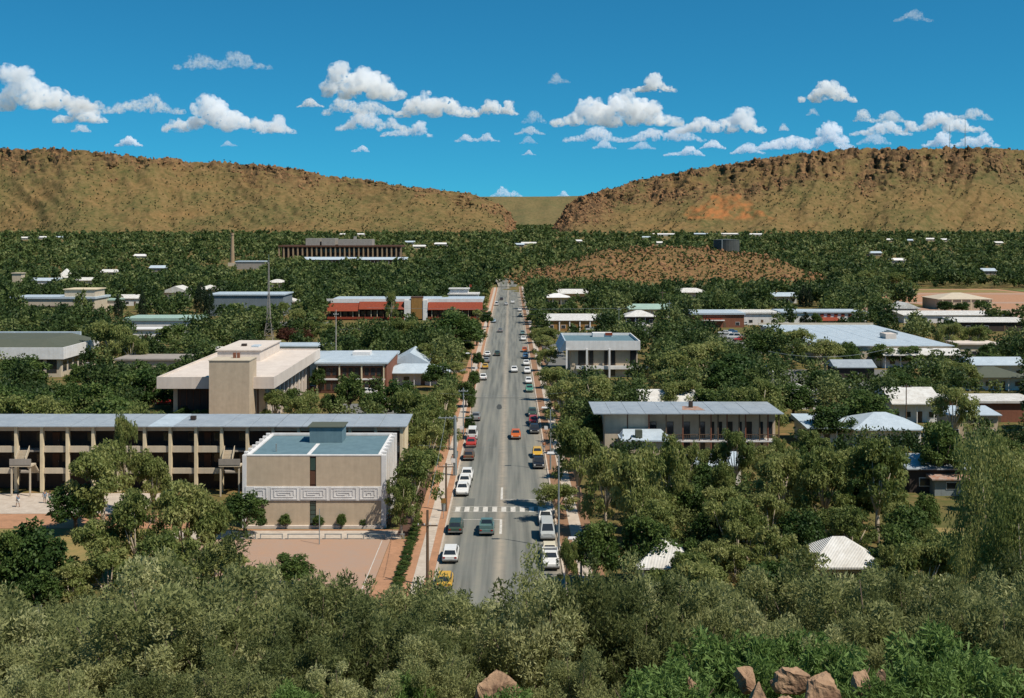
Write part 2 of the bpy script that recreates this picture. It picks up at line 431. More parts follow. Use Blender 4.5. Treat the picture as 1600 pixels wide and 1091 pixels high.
def road_material():
    m = mat('street_asphalt', (0.155, 0.158, 0.138), (0.20, 0.19, 0.165), scale=0.5, rough=0.88, bump=0.25, bscale=40)
    n = m.node_tree; b = n.nodes['Principled BSDF']
    src = b.inputs['Base Color'].links[0].from_socket
    g = n.nodes.new('ShaderNodeNewGeometry'); s = n.nodes.new('ShaderNodeSeparateXYZ'); n.links.new(g.outputs['Position'], s.inputs[0])
    # wheel-worn lanes: a pale scuffed crown along the middle and dusty margins
    def band(c, w):
        a = n.nodes.new('ShaderNodeMath'); a.operation = 'SUBTRACT'; a.inputs[1].default_value = c
        d = n.nodes.new('ShaderNodeMath'); d.operation = 'ABSOLUTE'
        e = n.nodes.new('ShaderNodeMapRange'); e.inputs[1].default_value = w; e.inputs[2].default_value = 0.0
        n.links.new(s.outputs[0], a.inputs[0]); n.links.new(a.outputs[0], d.inputs[0]); n.links.new(d.outputs[0], e.inputs[0])
        return e
    tot = None
    for c, w in ((-1.1, 0.9), (RX0, 1.6), (RX1, 1.8)):
        e = band(c, w)
        if tot is None: tot = e.outputs[0]
        else:
            k = n.nodes.new('ShaderNodeMath'); k.operation = 'MAXIMUM'; n.links.new(tot, k.inputs[0]); n.links.new(e.outputs[0], k.inputs[1]); tot = k.outputs[0]
    nz = n.nodes.new('ShaderNodeTexNoise'); nz.inputs['Scale'].default_value = 0.7; nz.inputs['Detail'].default_value = 6
    n.links.new(g.outputs['Position'], nz.inputs['Vector'])
    # tyre tracks, drips and faded strips drawn out along the lanes
    mp = n.nodes.new('ShaderNodeMapping'); mp.inputs['Scale'].default_value = (1.3, 0.03, 1)
    ln = n.nodes.new('ShaderNodeTexNoise'); ln.inputs['Scale'].default_value = 1.0; ln.inputs['Detail'].default_value = 5
    n.links.new(g.outputs['Position'], mp.inputs[0]); n.links.new(mp.outputs[0], ln.inputs['Vector'])
    lr = ramp(n, [(0.36, (0.62, 0.64, 0.64)), (0.5, (1, 1, 1)), (0.66, (1.32, 1.28, 1.2))])
    n.links.new(ln.outputs[0], lr.inputs[0])
    lm = n.nodes.new('ShaderNodeMix'); lm.data_type = 'RGBA'; lm.blend_type = 'MULTIPLY'; lm.inputs[0].default_value = .8
    n.links.new(src, lm.inputs[6]); n.links.new(lr.outputs[0], lm.inputs[7]); src = lm.outputs[2]
    k = n.nodes.new('ShaderNodeMath'); k.operation = 'MULTIPLY'; n.links.new(tot, k.inputs[0]); n.links.new(nz.outputs[0], k.inputs[1])
    mx = n.nodes.new('ShaderNodeMix'); mx.data_type = 'RGBA'; mx.inputs[7].default_value = (0.42, 0.34, 0.25, 1)
    n.links.new(k.outputs[0], mx.inputs[0]); n.links.new(src, mx.inputs[6]); n.links.new(mx.outputs[2], b.inputs['Base Color'])
    return m
ROADM = road_material()
def sheet(name, x0, x1, y0, y1, z, m, t=None):
    v, f = boxes([(x0, x1, y0, y1, z - (t or 0.25), z)])
    return struct(name, v, f, m)
def long_sheet(name, x0, x1, ys, z, m):
    """a strip cut in lengths so that it follows the ground"""
    v = []; f = []
    for y in ys:
        g = float(terr((x0 + x1) / 2, y)); v += [(x0, y, g + z), (x1, y, g + z)]
    for i in range(len(ys) - 1): f.append((2 * i, 2 * i + 1, 2 * i + 3, 2 * i + 2))
    k = len(v)
    v += [(a[0], a[1], a[2] - .3) for a in v]
    f = f + [tuple(reversed([j + k for j in q])) for q in f]
    for i in range(len(ys) - 1):
        f.append((2 * i, 2 * i + 2, 2 * i + 2 + k, 2 * i + k)); f.append((2 * i + 1, 2 * i + 1 + k, 2 * i + 3 + k, 2 * i + 3))
    return struct(name, v, f, m)
yy = [float(a) for a in (list(np.arange(84, 130, 3)) + list(np.arange(130, 722, 16)))]
long_sheet('road', RX0, RX1, yy, 0.02, ROADM)
def far_bend():                                       # beyond the town the street swings away to the east side of the gap
    pts = [(-1.05, 706), (-1.8, 725), (-4, 742), (-8, 757)]
    v = []; f = []
    for i, (x, y) in enumerate(pts):
        g = max(float(terr(x - 6, y)), float(terr(x + 6, y))); v += [(x - 6.2, y, g + .03), (x + 6.2, y, g + .03)]
    for i in range(len(pts) - 1): f.append((2 * i, 2 * i + 1, 2 * i + 3, 2 * i + 2))
    struct('road_bend', v, f, ROADM)
far_bend()
FOOT.append((-11.6, 9.2, 80, 728))
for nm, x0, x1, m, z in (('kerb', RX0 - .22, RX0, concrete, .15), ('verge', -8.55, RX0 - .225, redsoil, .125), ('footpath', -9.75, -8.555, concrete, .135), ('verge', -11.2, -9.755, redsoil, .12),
                         ('kerb', RX1, RX1 + .22, concrete, .15), ('verge', RX1 + .225, 7.0, shaded_soil, .125), ('footpath', 7.005, 8.4, concrete, .135), ('verge', 8.405, 9.6, shaded_soil, .12)):
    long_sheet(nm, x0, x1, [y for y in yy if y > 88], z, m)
# painted markings
def mark(x0, x1, y0, y1, name='road_marking'): sheet(name, x0, x1, y0, y1, 0.026, white_paint, 0.003)
def gx(x, y): return EYE * (x - VPX) / (y - HOR)
def gy(y): return FOC * EYE / (y - HOR)
za, zb = gy(800.5), gy(792)
for k in range(11):
    xa = -6.9 + k * 1.16
    mark(xa, xa + .62, za + .16, zb - .16, 'crossing_stripe')
mark(-7.3, 5.2, za, za + .11); mark(-7.3, 5.2, zb - .11, zb)
mark(-1.25, -.95, gy(835), gy(812)); mark(-6.9, -1.255, gy(812.5), gy(812.5) + .18)
mark(-1.25, -.95, gy(781), gy(762)); mark(-.945, 4.9, gy(781), gy(781) + .18)
# dark worn patch in the carriageway
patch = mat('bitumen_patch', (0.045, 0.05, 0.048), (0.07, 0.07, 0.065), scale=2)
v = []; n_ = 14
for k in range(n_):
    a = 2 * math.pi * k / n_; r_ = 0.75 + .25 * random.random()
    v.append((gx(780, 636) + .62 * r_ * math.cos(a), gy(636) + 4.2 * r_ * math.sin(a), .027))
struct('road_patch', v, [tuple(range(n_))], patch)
patch2 = mat('newer_bitumen', (0.115, 0.118, 0.105), (0.15, 0.148, 0.13), scale=1.5)
for (a, b, c, d) in ((-5.6, -4.6, 147, 151), (2.9, 4.6, 207, 211), (-7.2, 5.2, 242, 242.8), (1.9, 3.2, 318, 324)):
    sheet('road_patch', a, b, c, d, 0.024, patch2, .003)
# yards, car parks and side streets
sheet('schoolyard', -36.0, -13.6, 104.5, gy(843), .03, asphalt2)
sheet('schoolyard_soil', -13.55, -11.3, 104.5, gy(843), .035, redsoil)
sheet('schoolyard_path', -40, -12.4, gy(842.5), gy(830), .05, concrete)
sheet('schoolyard_border', -38, -12.4, gy(829.5), 135.2, .045, redsoil)
sheet('school_forecourt', -80, -46, gy(803), 154, .03, concrete)
sheet('school_soil', -46 - 30, -46 + 8, gy(826), gy(803.5), .035, redsoil)
sheet('school_lawn', -78, -36.1, gy(890), gy(826.5), .02, drygrass)
v, f = boxes([(gx(590, 862) - .04, gx(590, 862) + .04, 107, gy(845), .02, .036)])
struct('court_line', v, f, white_paint)
FOOT += [(-80, -11, 112, 164)]
for a in (('car_park', -66, -46, 224, 258, .02, asphalt), ('car_park', -62.5, -14, 188, 199, .025, asphalt2), ('car_park', -34, -16, 212, 234, .03, asphalt),
          ('side_street', -26, -7.8, 286, 294, .02, asphalt), ('side_street', 9.7, 110, 380, 394, .02, asphalt), ('car_park', 34, 60, 395, 430, .03, asphalt),
          ('car_park', 58, 84, 330, 379, .03, asphalt), ('car_park', 9.7, 15.5, 300, 360, .03, asphalt), ('side_street', 9.7, 40, 232, 243, .02, asphalt), ('car_park', 60, 96, 252, 292, .03, asphalt),
          ('side_street', -11.3 - 90, -11.3, 410, 420, .02, asphalt), ('car_park', -100, -70, 424, 447, .02, asphalt), ('car_park', 155, 240, 455, 530, .02, asphalt2), ('street_across_plain', 190, 330, 560, 572, .075, asphalt2), ('lawn', 44, 78, 104, 136, .04, drygrass), ('sports_field', 300, 420, 590, 690, .06, lawn), ('bare_ground', 196, 296, 520, 700, .04, redsoil), ('railway_yard', 200, 330, 640, 652, .08, asphalt2), ('dry_paddock', 215, 290, 660, 690, .085, drygrass)):
    sheet(*a); FOOT.append((a[1], a[2], a[3], a[4]))
CLEAR.append((815, 396, 900, 432, 745)); CLEAR.append((900, 388, 1285, 434, 745)); CLEAR.append((1450, 434, 1600, 474, 700)); FOOT.append((196, 420, 515, 705))
# garden bed and clipped hedge along the school footpath
mulch = mat('dark_mulch', (0.075, 0.04, 0.028), (0.12, 0.06, 0.04), scale=3, rough=1, bump=.8, bscale=10)
sheet('garden_bed', -13.0, -11.3, gy(838), gy(742), .14, mulch)

# ---------------------------------------------------------------- cumulus clouds (closed bodies of water vapour)
def vapour(name, dens, HH, erode):
    if name in MATS: return MATS[name]
    m = bpy.data.materials.new(name); m.use_nodes = True; n = m.node_tree; n.nodes.clear()
    o = n.nodes.new('ShaderNodeOutputMaterial'); v = n.nodes.new('ShaderNodeVolumePrincipled')
    v.inputs['Color'].default_value = (1, 1, 1, 1); v.inputs['Density'].default_value = dens; v.inputs['Anisotropy'].default_value = 0.0
    tc = n.nodes.new('ShaderNodeTexCoord'); nz = n.nodes.new('ShaderNodeTexNoise'); nz.inputs['Scale'].default_value = 6.5 / HH; nz.inputs['Detail'].default_value = 4; nz.inputs['Roughness'].default_value = .62
    mr = n.nodes.new('ShaderNodeMapRange'); mr.inputs[1].default_value = erode; mr.inputs[2].default_value = erode + .16; mr.inputs[3].default_value = .02; mr.inputs[4].default_value = dens
    n.links.new(tc.outputs['Object'], nz.inputs['Vector']); n.links.new(nz.outputs[0], mr.inputs[0]); n.links.new(mr.outputs[0], v.inputs['Density'])
    mr.inputs[3].default_value = dens * .04
    n.links.new(v.outputs[0], o.inputs['Volume']); MATS[name] = m
    return m
_ico = None
def cloud(label, x0, x1, y0, y1, peaks, dens=1.0, seed=0):
    """photo span x0..x1, top y0, base y1; peaks = (where -1..1, height 0..1, width)"""
    rng = random.Random(seed * 13 + 5)
    D = min(max(1450 * FOC / (HOR - y1), 9000.0), 42000.0)
    s = D / FOC
    W = (x1 - x0) / 2 * s; HH = max((y1 - y0) * s, 1.0)
    asp = (x1 - x0) / max(y1 - y0, 1)
    n = int(60 + 30 * asp)
    global _ico
    if _ico is None:
        bm = bmesh.new(); bmesh.ops.create_icosphere(bm, subdivisions=2, radius=1)
        _ico = (np.array([v.co[:] for v in bm.verts]), np.array([[v.index for v in f.verts] for f in bm.faces])); bm.free()
    cs = []
    for i in range(n):
        u = rng.uniform(-1, 1)
        env = .34 * max(1 - abs(u) ** 2.2, 0) ** .6 + .04
        for p, h, wd in peaks: env = max(env, h * math.exp(-((u - p) / wd) ** 2) * max(1 - abs(u) ** 6, .05))
        r = HH * (.055 + .19 * rng.random() ** 1.6) * (.5 + .6 * env)
        hz = max(env * HH - r, 0) * (rng.random() ** .6)
        cs.append((u * W, rng.uniform(-.45, .45) * HH * (.4 + env), hz + r * .55, r))
    cs = np.array(cs)
    V = (_ico[0][None] * (cs[:, 3][:, None, None] * np.array([1.35, 1.25, 1.0])) + cs[:, None, :3]).reshape(-1, 3)
    Fq = (_ico[1][None] + (np.arange(n) * len(_ico[0]))[:, None, None]).reshape(-1, 3)
    me = np_mesh('cloud', V, Fq, None)
    o = link(bpy.data.objects.new('cloud', me))
    rm = o.modifiers.new('r', 'REMESH'); rm.mode = 'VOXEL'; rm.voxel_size = max(HH / 34, 1.4 * s)
    m2 = bpy.data.meshes.new_from_object(o.evaluated_get(bpy.context.evaluated_depsgraph_get()))
    o.modifiers.clear(); o.data = m2
    nv = len(m2.vertices); co = np.empty(nv * 3, np.float32); m2.vertices.foreach_get('co', co); co = co.reshape(-1, 3)
    no = np.empty(nv * 3, np.float32); m2.vertices.foreach_get('normal', no); no = no.reshape(-1, 3)
    d = fbm3(co * (6.5 / HH) + seed * 7.3, 6)
    co = co + no * (d * .11 * HH)[:, None]
    base = (-.02 + .05 * d) * HH
    co[:, 2] = np.where(co[:, 2] < base, base + (co[:, 2] - base) * .3, co[:, 2])
    m2.vertices.foreach_set('co', co.astype(np.float32).ravel()); m2.update()
    o.location = (((x0 + x1) / 2 - VPX) * s, D, EYE + (HOR - y1) * s)
    k = round(dens ** 1.5 * 4.2 / (HH ** .75 * 3.3), 4)
    m2.materials.append(vapour('cloud_vapour_%d' % seed, k * 1.35, HH, .43 + .06 * (1 - min(dens, 1))))
    tag(o, label, 'cloud', 'fair weather clouds')
CL = [
 ('tall white cloud cut off by the picture edge over the left range', -60, 150, 106, 172, [(-.1, 1, .3), (.3, .5, .3)], 1),
 ('low rounded white cloud just below the tall one at the left edge', 83, 167, 160, 192, [(.1, 1, .6)], .9),
 ('small puff hanging under the rounded cloud over the left range', 112, 143, 192, 207, [(0, 1, .5)], .6),
 ('long ragged cloud between the left edge and the broad peaked cloud', 150, 290, 147, 178, [(-.2, .7, .5), (.25, 1, .3)], .6),
 ('broad peaked white cloud over the left range', 255, 445, 151, 206, [(-.2, 1, .28), (.2, .55, .3)], 1),
 ('little tail cloud trailing right of the broad peaked cloud', 408, 460, 181, 209, [(.1, 1, .4)], .8),
 ('wispy elongated cloud floating high over the left range', 272, 422, 77, 108, [(-.5, .7, .4), (.35, 1, .3)], .45),
 ('small domed cloud close above the left ridge line', 181, 222, 213, 229, [(0, 1, .6)], 1),
 ('tiny faint puff above the dip of the left ridge', 345, 372, 220, 229, [(-.2, 1, .5)], .5),
 ('small flat puff beside the foot of the towering cloud', 464, 507, 154, 168, [(0, 1, .6)], .8),
 ('towering white cloud, tallest in the sky', 506, 628, 95, 156, [(-.62, 1, .36), (.1, .78, .35), (.5, .6, .25)], 1.1),
 ('flat middle deck under the towering cloud', 500, 625, 150, 180, [(-.4, .9, .4), (.3, .7, .5)], .7),
 ('lowest deck under the towering cloud', 528, 640, 172, 204, [(-.2, 1, .5), (.5, .6, .3)], .8),
 ('ragged small cloud at the lower end of the towering cloud group', 595, 675, 188, 214, [(.5, 1, .3), (0, .5, .4)], .8),
 ('rounded white cloud next to the towering cloud', 622, 745, 137, 183, [(-.35, 1, .4), (.2, .6, .4)], 1),
 ('narrow cloud trailing toward the gap', 735, 812, 155, 181, [(-.1, .9, .5), (.5, 1, .2)], .9),
 ('faint scrap of cloud above the gap', 815, 853, 171, 193, [(0, 1, .6)], .35),
 ('small thin cloud above the gap, higher of two', 803, 852, 197, 211, [(0, 1, .6)], .6),
 ('small thin cloud above the gap, lower of two', 812, 840, 212, 225, [(0, 1, .6)], .4),
 ('low thin double cloud left of the gap', 710, 782, 208, 222, [(-.5, .9, .3), (.4, 1, .3)], .7),
 ('widest white heaped cloud over the right range', 862, 1068, 146, 197, [(-.4, .85, .3), (.08, 1, .3), (.4, .75, .3)], 1.1),
 ('small heaped cloud under the left end of the widest cloud', 880, 972, 196, 222, [(.2, 1, .5)], .7),
 ('long flat cloud under the right end of the widest cloud', 972, 1102, 196, 222, [(-.3, .8, .5), (.4, .9, .4)], .8),
 ('peaked cloud right of the widest cloud', 1062, 1192, 167, 208, [(.5, 1, .26), (-.4, .6, .4), (.15, .6, .2)], 1),
 ('solitary small cloud high above the widest cloud', 990, 1055, 116, 144, [(0, 1, .45)], 1),
 ('faint wisp high above the gap', 857, 892, 113, 131, [(-.3, 1, .4)], .4),
 ('small flat puff low over the right ridge, first from the gap', 925, 962, 219, 233, [(0, 1, .6)], .6),
 ('small flat puff low over the right ridge, second from the gap', 982, 1025, 221, 234, [(0, 1, .6)], .5),
 ('small flat puff low over the right ridge, third from the gap', 1037, 1102, 228, 244, [(.3, 1, .5)], .8),
 ('small flat puff low over the right ridge, fourth from the gap', 1094, 1134, 218, 233, [(0, 1, .7)], .8),
 ('small oval cloud at the start of the long low right cloud', 1142, 1194, 224, 241, [(0, 1, .7)], .8),
 ('long low cloud rising to the right above the ridge', 1186, 1330, 194, 234, [(.55, 1, .3), (-.3, .5, .5)], 1),
 ('solitary white cloud high over the right range', 1248, 1340, 126, 159, [(-.1, 1, .4), (.4, .7, .3)], 1),
 ('small grey-white puff left of the right-hand double cloud', 1335, 1364, 169, 191, [(-.1, 1, .5)], .7),
 ('flat cloud above the right ridge beside the small puff', 1330, 1422, 188, 212, [(.2, 1, .6)], .8),
 ('thin band of cloud between two heaped right clouds', 1362, 1418, 174, 192, [(0, 1, .7)], .6),
 ('low scrap of cloud touching the right ridge', 1340, 1392, 207, 226, [(0, 1, .7)], .5),
 ('heaped white cloud near the right edge', 1412, 1535, 173, 207, [(-.15, 1, .3), (.4, .6, .4), (-.85, .8, .15)], 1),
 ('smooth flat cloud behind the heaped right cloud', 1470, 1552, 169, 188, [(.3, 1, .5)], .6),
 ('bright cloud standing directly on the right ridge', 1444, 1484, 205, 230, [(.3, 1, .5)], .9),
 ('low heap of cloud by the masts on the right ridge', 1486, 1560, 209, 230, [(-.2, .8, .4), (.4, 1, .4)], .8),
 ('thin streak of cloud at the top right corner of the sky', 1396, 1456, 17, 34, [(0, 1, .6)], .4),
 ('tiny puff below the solitary right cloud', 1260, 1280, 168, 181, [(0, 1, .6)], .45),
 ('tiny puff beside the peaked right cloud', 1217, 1233, 193, 205, [(0, 1, .6)], .6),
 ('distant cloud peeping over the far ridge in the gap', 766, 815, 291, 309, [(-.2, 1, .4), (.6, .6, .3)], .6),
 ('tiny distant cloud on the far ridge in the gap', 868, 894, 299, 309, [(0, 1, .5)], .6),
 ('tiny lone puff over the left ridge', 548, 577, 227, 238, [(.3, 1, .5)], .7),
 ('tiny high speck of cloud over the gap', 815, 838, 235, 243, [(0, 1, .5)], .6),
]
for i, c in enumerate(CL): cloud(c[0], *c[1:5], c[5], c[6], i + 1)

# ---------------------------------------------------------------- building materials
M_tan = mat('tan_brick', (0.52, 0.41, 0.29), (0.46, 0.36, 0.255), scale=1.2, bump=.25, bscale=14)
M_tan2 = mat('pale_tan_render', (0.55, 0.46, 0.34), (0.47, 0.39, 0.29), scale=.7)
M_cream = mat('cream_paint', (0.70, 0.58, 0.39), (0.60, 0.48, 0.31), scale=.8)
M_white = mat('white_paint', (0.74, 0.71, 0.68), (0.62, 0.59, 0.56), scale=.6)
M_bright = mat('bright_white_roof', (0.78, 0.75, 0.70), (0.58, 0.53, 0.46), scale=.6, rough=.6, bump=.9, wave=2.2)
M_pink = mat('pinkish_white_concrete', (0.66, 0.57, 0.49), (0.56, 0.47, 0.40), scale=.35)
M_zinc = mat('zinc_roof', (0.36, 0.39, 0.41), (0.28, 0.31, 0.34), scale=.5, rough=.5, wave=2.2)
M_zincp = mat('pale_blue_metal_roof', (0.50, 0.56, 0.60), (0.40, 0.46, 0.50), scale=.4, rough=.5, wave=2.2)
M_teal = mat('teal_roof_membrane', (0.13, 0.205, 0.23), (0.10, 0.165, 0.19), scale=.6, rough=.8)
M_dgreen = mat('dark_green_roof', (0.075, 0.085, 0.06), (0.105, 0.11, 0.08), scale=.5)
M_red = mat('red_tile_awning', (0.27, 0.052, 0.022), (0.2, 0.04, 0.02), scale=1.2, wave=1.5)
M_brown = mat('brown_panel', (0.12, 0.055, 0.032), (0.085, 0.04, 0.025), scale=1)
M_brick = mat('red_brown_brick', (0.24, 0.095, 0.055), (0.18, 0.07, 0.042), scale=2, bump=.2)
M_ochre = mat('ochre_panel', (0.33, 0.17, 0.05), (0.25, 0.13, 0.04), scale=1)
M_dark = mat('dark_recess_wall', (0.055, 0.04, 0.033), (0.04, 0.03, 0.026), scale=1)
M_glass = mat('dark_window_glass', (0.022, 0.026, 0.03), (0.03, 0.035, 0.04), scale=.8, rough=.12, spec=.6)
M_tealg = mat('teal_glazing', (0.05, 0.085, 0.07), (0.035, 0.065, 0.055), scale=1, rough=.2, spec=.6)
M_steel = mat('grey_painted_steel', (0.26, 0.29, 0.29), (0.2, 0.22, 0.22), scale=2, rough=.5)
M_timber = mat('weathered_timber', (0.16, 0.10, 0.06), (0.11, 0.07, 0.045), scale=3)
M_greyw = mat('blue_grey_sheet_wall', (0.17, 0.20, 0.22), (0.14, 0.165, 0.18), scale=.4, wave=2)
M_grey = mat('grey_concrete', (0.33, 0.29, 0.25), (0.26, 0.23, 0.2), scale=.6)
M_rust = mat('rusty_iron', (0.33, 0.12, 0.05), (0.42, 0.38, 0.34), scale=1.2, wave=3)
M_black = mat('black_rubber', (0.015, 0.015, 0.015), scale=2, rough=.7)
M_mgreen = mat('pale_green_roof', (0.33, 0.45, 0.38), (0.27, 0.37, 0.31), scale=.4, wave=2)
M_tank = mat('tank_steel', (0.045, 0.05, 0.045), (0.09, 0.09, 0.08), scale=.25, rough=.7)
M_soot = mat('chimney_brick', (0.36, 0.25, 0.15), (0.28, 0.19, 0.115), scale=.5)

def window(T, x0, x1, y, z0, z1, frame=None, glass=None, parent=None):
    w = T.box('window', frame or M_white, x0, x1, y - .05, y + .04, z0, z1, parent)
    d = min(.07, (x1 - x0) * .12)
    T.box('pane', glass or M_glass, x0 + d, x1 - d, y - .07, y - .03, z0 + d, z1 - d, w)
    return w
def side_window(T, x, s, y0, y1, z0, z1, frame=None, glass=None):
    """on a wall facing +x (s=1) or -x (s=-1)"""
    a, b = sorted((x - s * .04, x + s * .05)); w = T.box('window', frame or M_white, a, b, y0, y1, z0, z1)
    a, b = sorted((x + s * .03, x + s * .07)); T.box('pane', glass or M_glass, a, b, y0 + .08, y1 - .08, z0 + .08, z1 - .08, w)
def roofshape(kind, x0, x1, y0, y1, z, h, ov=.5):
    x0 -= ov; x1 += ov; y0 -= ov; y1 += ov; t = .18
    xm, ym = (x0 + x1) / 2, (y0 + y1) / 2
    low = [(x0, y0, z), (x1, y0, z), (x1, y1, z), (x0, y1, z)]
    if kind == 'flat':
        return boxes([(x0, x1, y0, y1, z, z + max(h, .3))])
    if kind == 'hip':
        e = min((y1 - y0) / 2, (x1 - x0) * .42)
        v = low + [(x0, y0, z + t), (x1, y0, z + t), (x1, y1, z + t), (x0, y1, z + t)]
        if (x1 - x0) >= (y1 - y0): v += [(x0 + e, ym, z + h), (x1 - e, ym, z + h)]
        else:
            e = (x1 - x0) / 2; v += [(xm, y0 + e, z + h), (xm, y1 - e, z + h)]
            return v, [(0, 3, 2, 1), (0, 1, 5, 4), (1, 2, 6, 5), (2, 3, 7, 6), (3, 0, 4, 7), (4, 5, 8), (5, 6, 9, 8), (6, 7, 9), (7, 4, 8, 9)]
        return v, [(0, 3, 2, 1), (0, 1, 5, 4), (1, 2, 6, 5), (2, 3, 7, 6), (3, 0, 4, 7), (4, 5, 9, 8), (5, 6, 9), (6, 7, 8, 9), (7, 4, 8)]
    if kind == 'gable_x':      # ridge runs along x
        v = low + [(x0, y0, z + t), (x1, y0, z + t), (x1, y1, z + t), (x0, y1, z + t), (x0, ym, z + h), (x1, ym, z + h)]
        return v, [(0, 3, 2, 1), (0, 1, 5, 4), (2, 3, 7, 6), (4, 5, 9, 8), (6, 7, 8, 9), (1, 2, 6, 9, 5), (3, 0, 4, 8, 7)]
    if kind == 'gable_y':
        v = low + [(x0, y0, z + t), (x1, y0, z + t), (x1, y1, z + t), (x0, y1, z + t), (xm, y0, z + h), (xm, y1, z + h)]
        return v, [(0, 3, 2, 1), (1, 2, 6, 5), (3, 0, 4, 7), (5, 6, 9, 8), (7, 4, 8, 9), (0, 1, 5, 8, 4), (2, 3, 7, 9, 6)]
    # skillion rising away from the street
    v = low + [(x0, y0, z + .15), (x1, y0, z + .15), (x1, y1, z + h), (x0, y1, z + h)]
    return v, [(0, 3, 2, 1), (4, 5, 6, 7), (0, 1, 5, 4), (1, 2, 6, 5), (2, 3, 7, 6), (3, 0, 4, 7)]
def house(label, x, yb, W, dep, wh, roof, rh, wm, rm, cat='house', name='house', nwin=3, porch=0, group=None, clear=True, extra=None, ov=.5, chim=False, door=True, rz=0.0):
    X, D, Z = ray(x, yb)
    if name == 'house' and not porch and roof != 'flat': porch = 1.7
    T = Thing(name, label, cat, (X, D, Z - .05), group, rz)
    x0, x1 = -W / 2, W / 2
    T.box('wall', wm, x0, x1, 0, dep, -.6, wh, local=True)
    v, f = roofshape(roof, x0, x1, (-porch if porch else 0), dep, wh, rh, ov)
    ro = T.mesh('roof', v, f, rm, local=True)
    if chim: T.box('vent', M_white, x0 + W * .3, x0 + W * .3 + .5, dep * .5 - .2, dep * .5 + .3, wh + rh * .6, wh + rh + .9, ro, True)
    slots = max(nwin + (1 if door else 0), 1)
    for k in range(slots):
        c = x0 + W * (k + .5) / slots
        ww = min(1.5, W / slots * .5)
        if door and k == slots // 2:
            dr = T.box('door', M_timber, c - .45, c + .45, -.06, .05, 0, min(2.05, wh - .2), local=True)
            T.box('handle', M_steel, c + .28, c + .36, -.1, -.062, .95, 1.05, dr, True)
        else:
            w = T.box('window', M_white, c - ww / 2, c + ww / 2, -.06, .04, .9, min(2.1, wh - .3), local=True)
            T.box('pane', M_glass, c - ww / 2 + .09, c + ww / 2 - .09, -.09, -.05, .99, min(2.0, wh - .4), w, True)
    if porch:
        n = max(2, int(W / 3.5) + 1)
        for k in range(n):
            px = x0 + .15 + (W - .3) * k / (n - 1)
            T.box('post', M_white, px - .08, px + .08, -porch + .02, -porch + .18, -.6, wh, local=True)
    if extra: extra(T)
    FOOT.append((X - W / 2 - 1.5, X + W / 2 + 1.5, D - 2.5 - porch, D + dep + 1.5))
    if clear:
        W *= .5; tx, ty = proj(X, D + dep / 2, Z + wh + rh)
        a = proj(X - W / 2, D, Z + wh)[0]; b = proj(X + W / 2, D, Z + wh)[0]
        frac = .2 if clear is True else clear * .5
        yb2 = proj(X, D, Z)[1]
        CLEAR.append((a, ty - 1, b, ty + (yb2 - ty) * frac + 1, D))
    return T

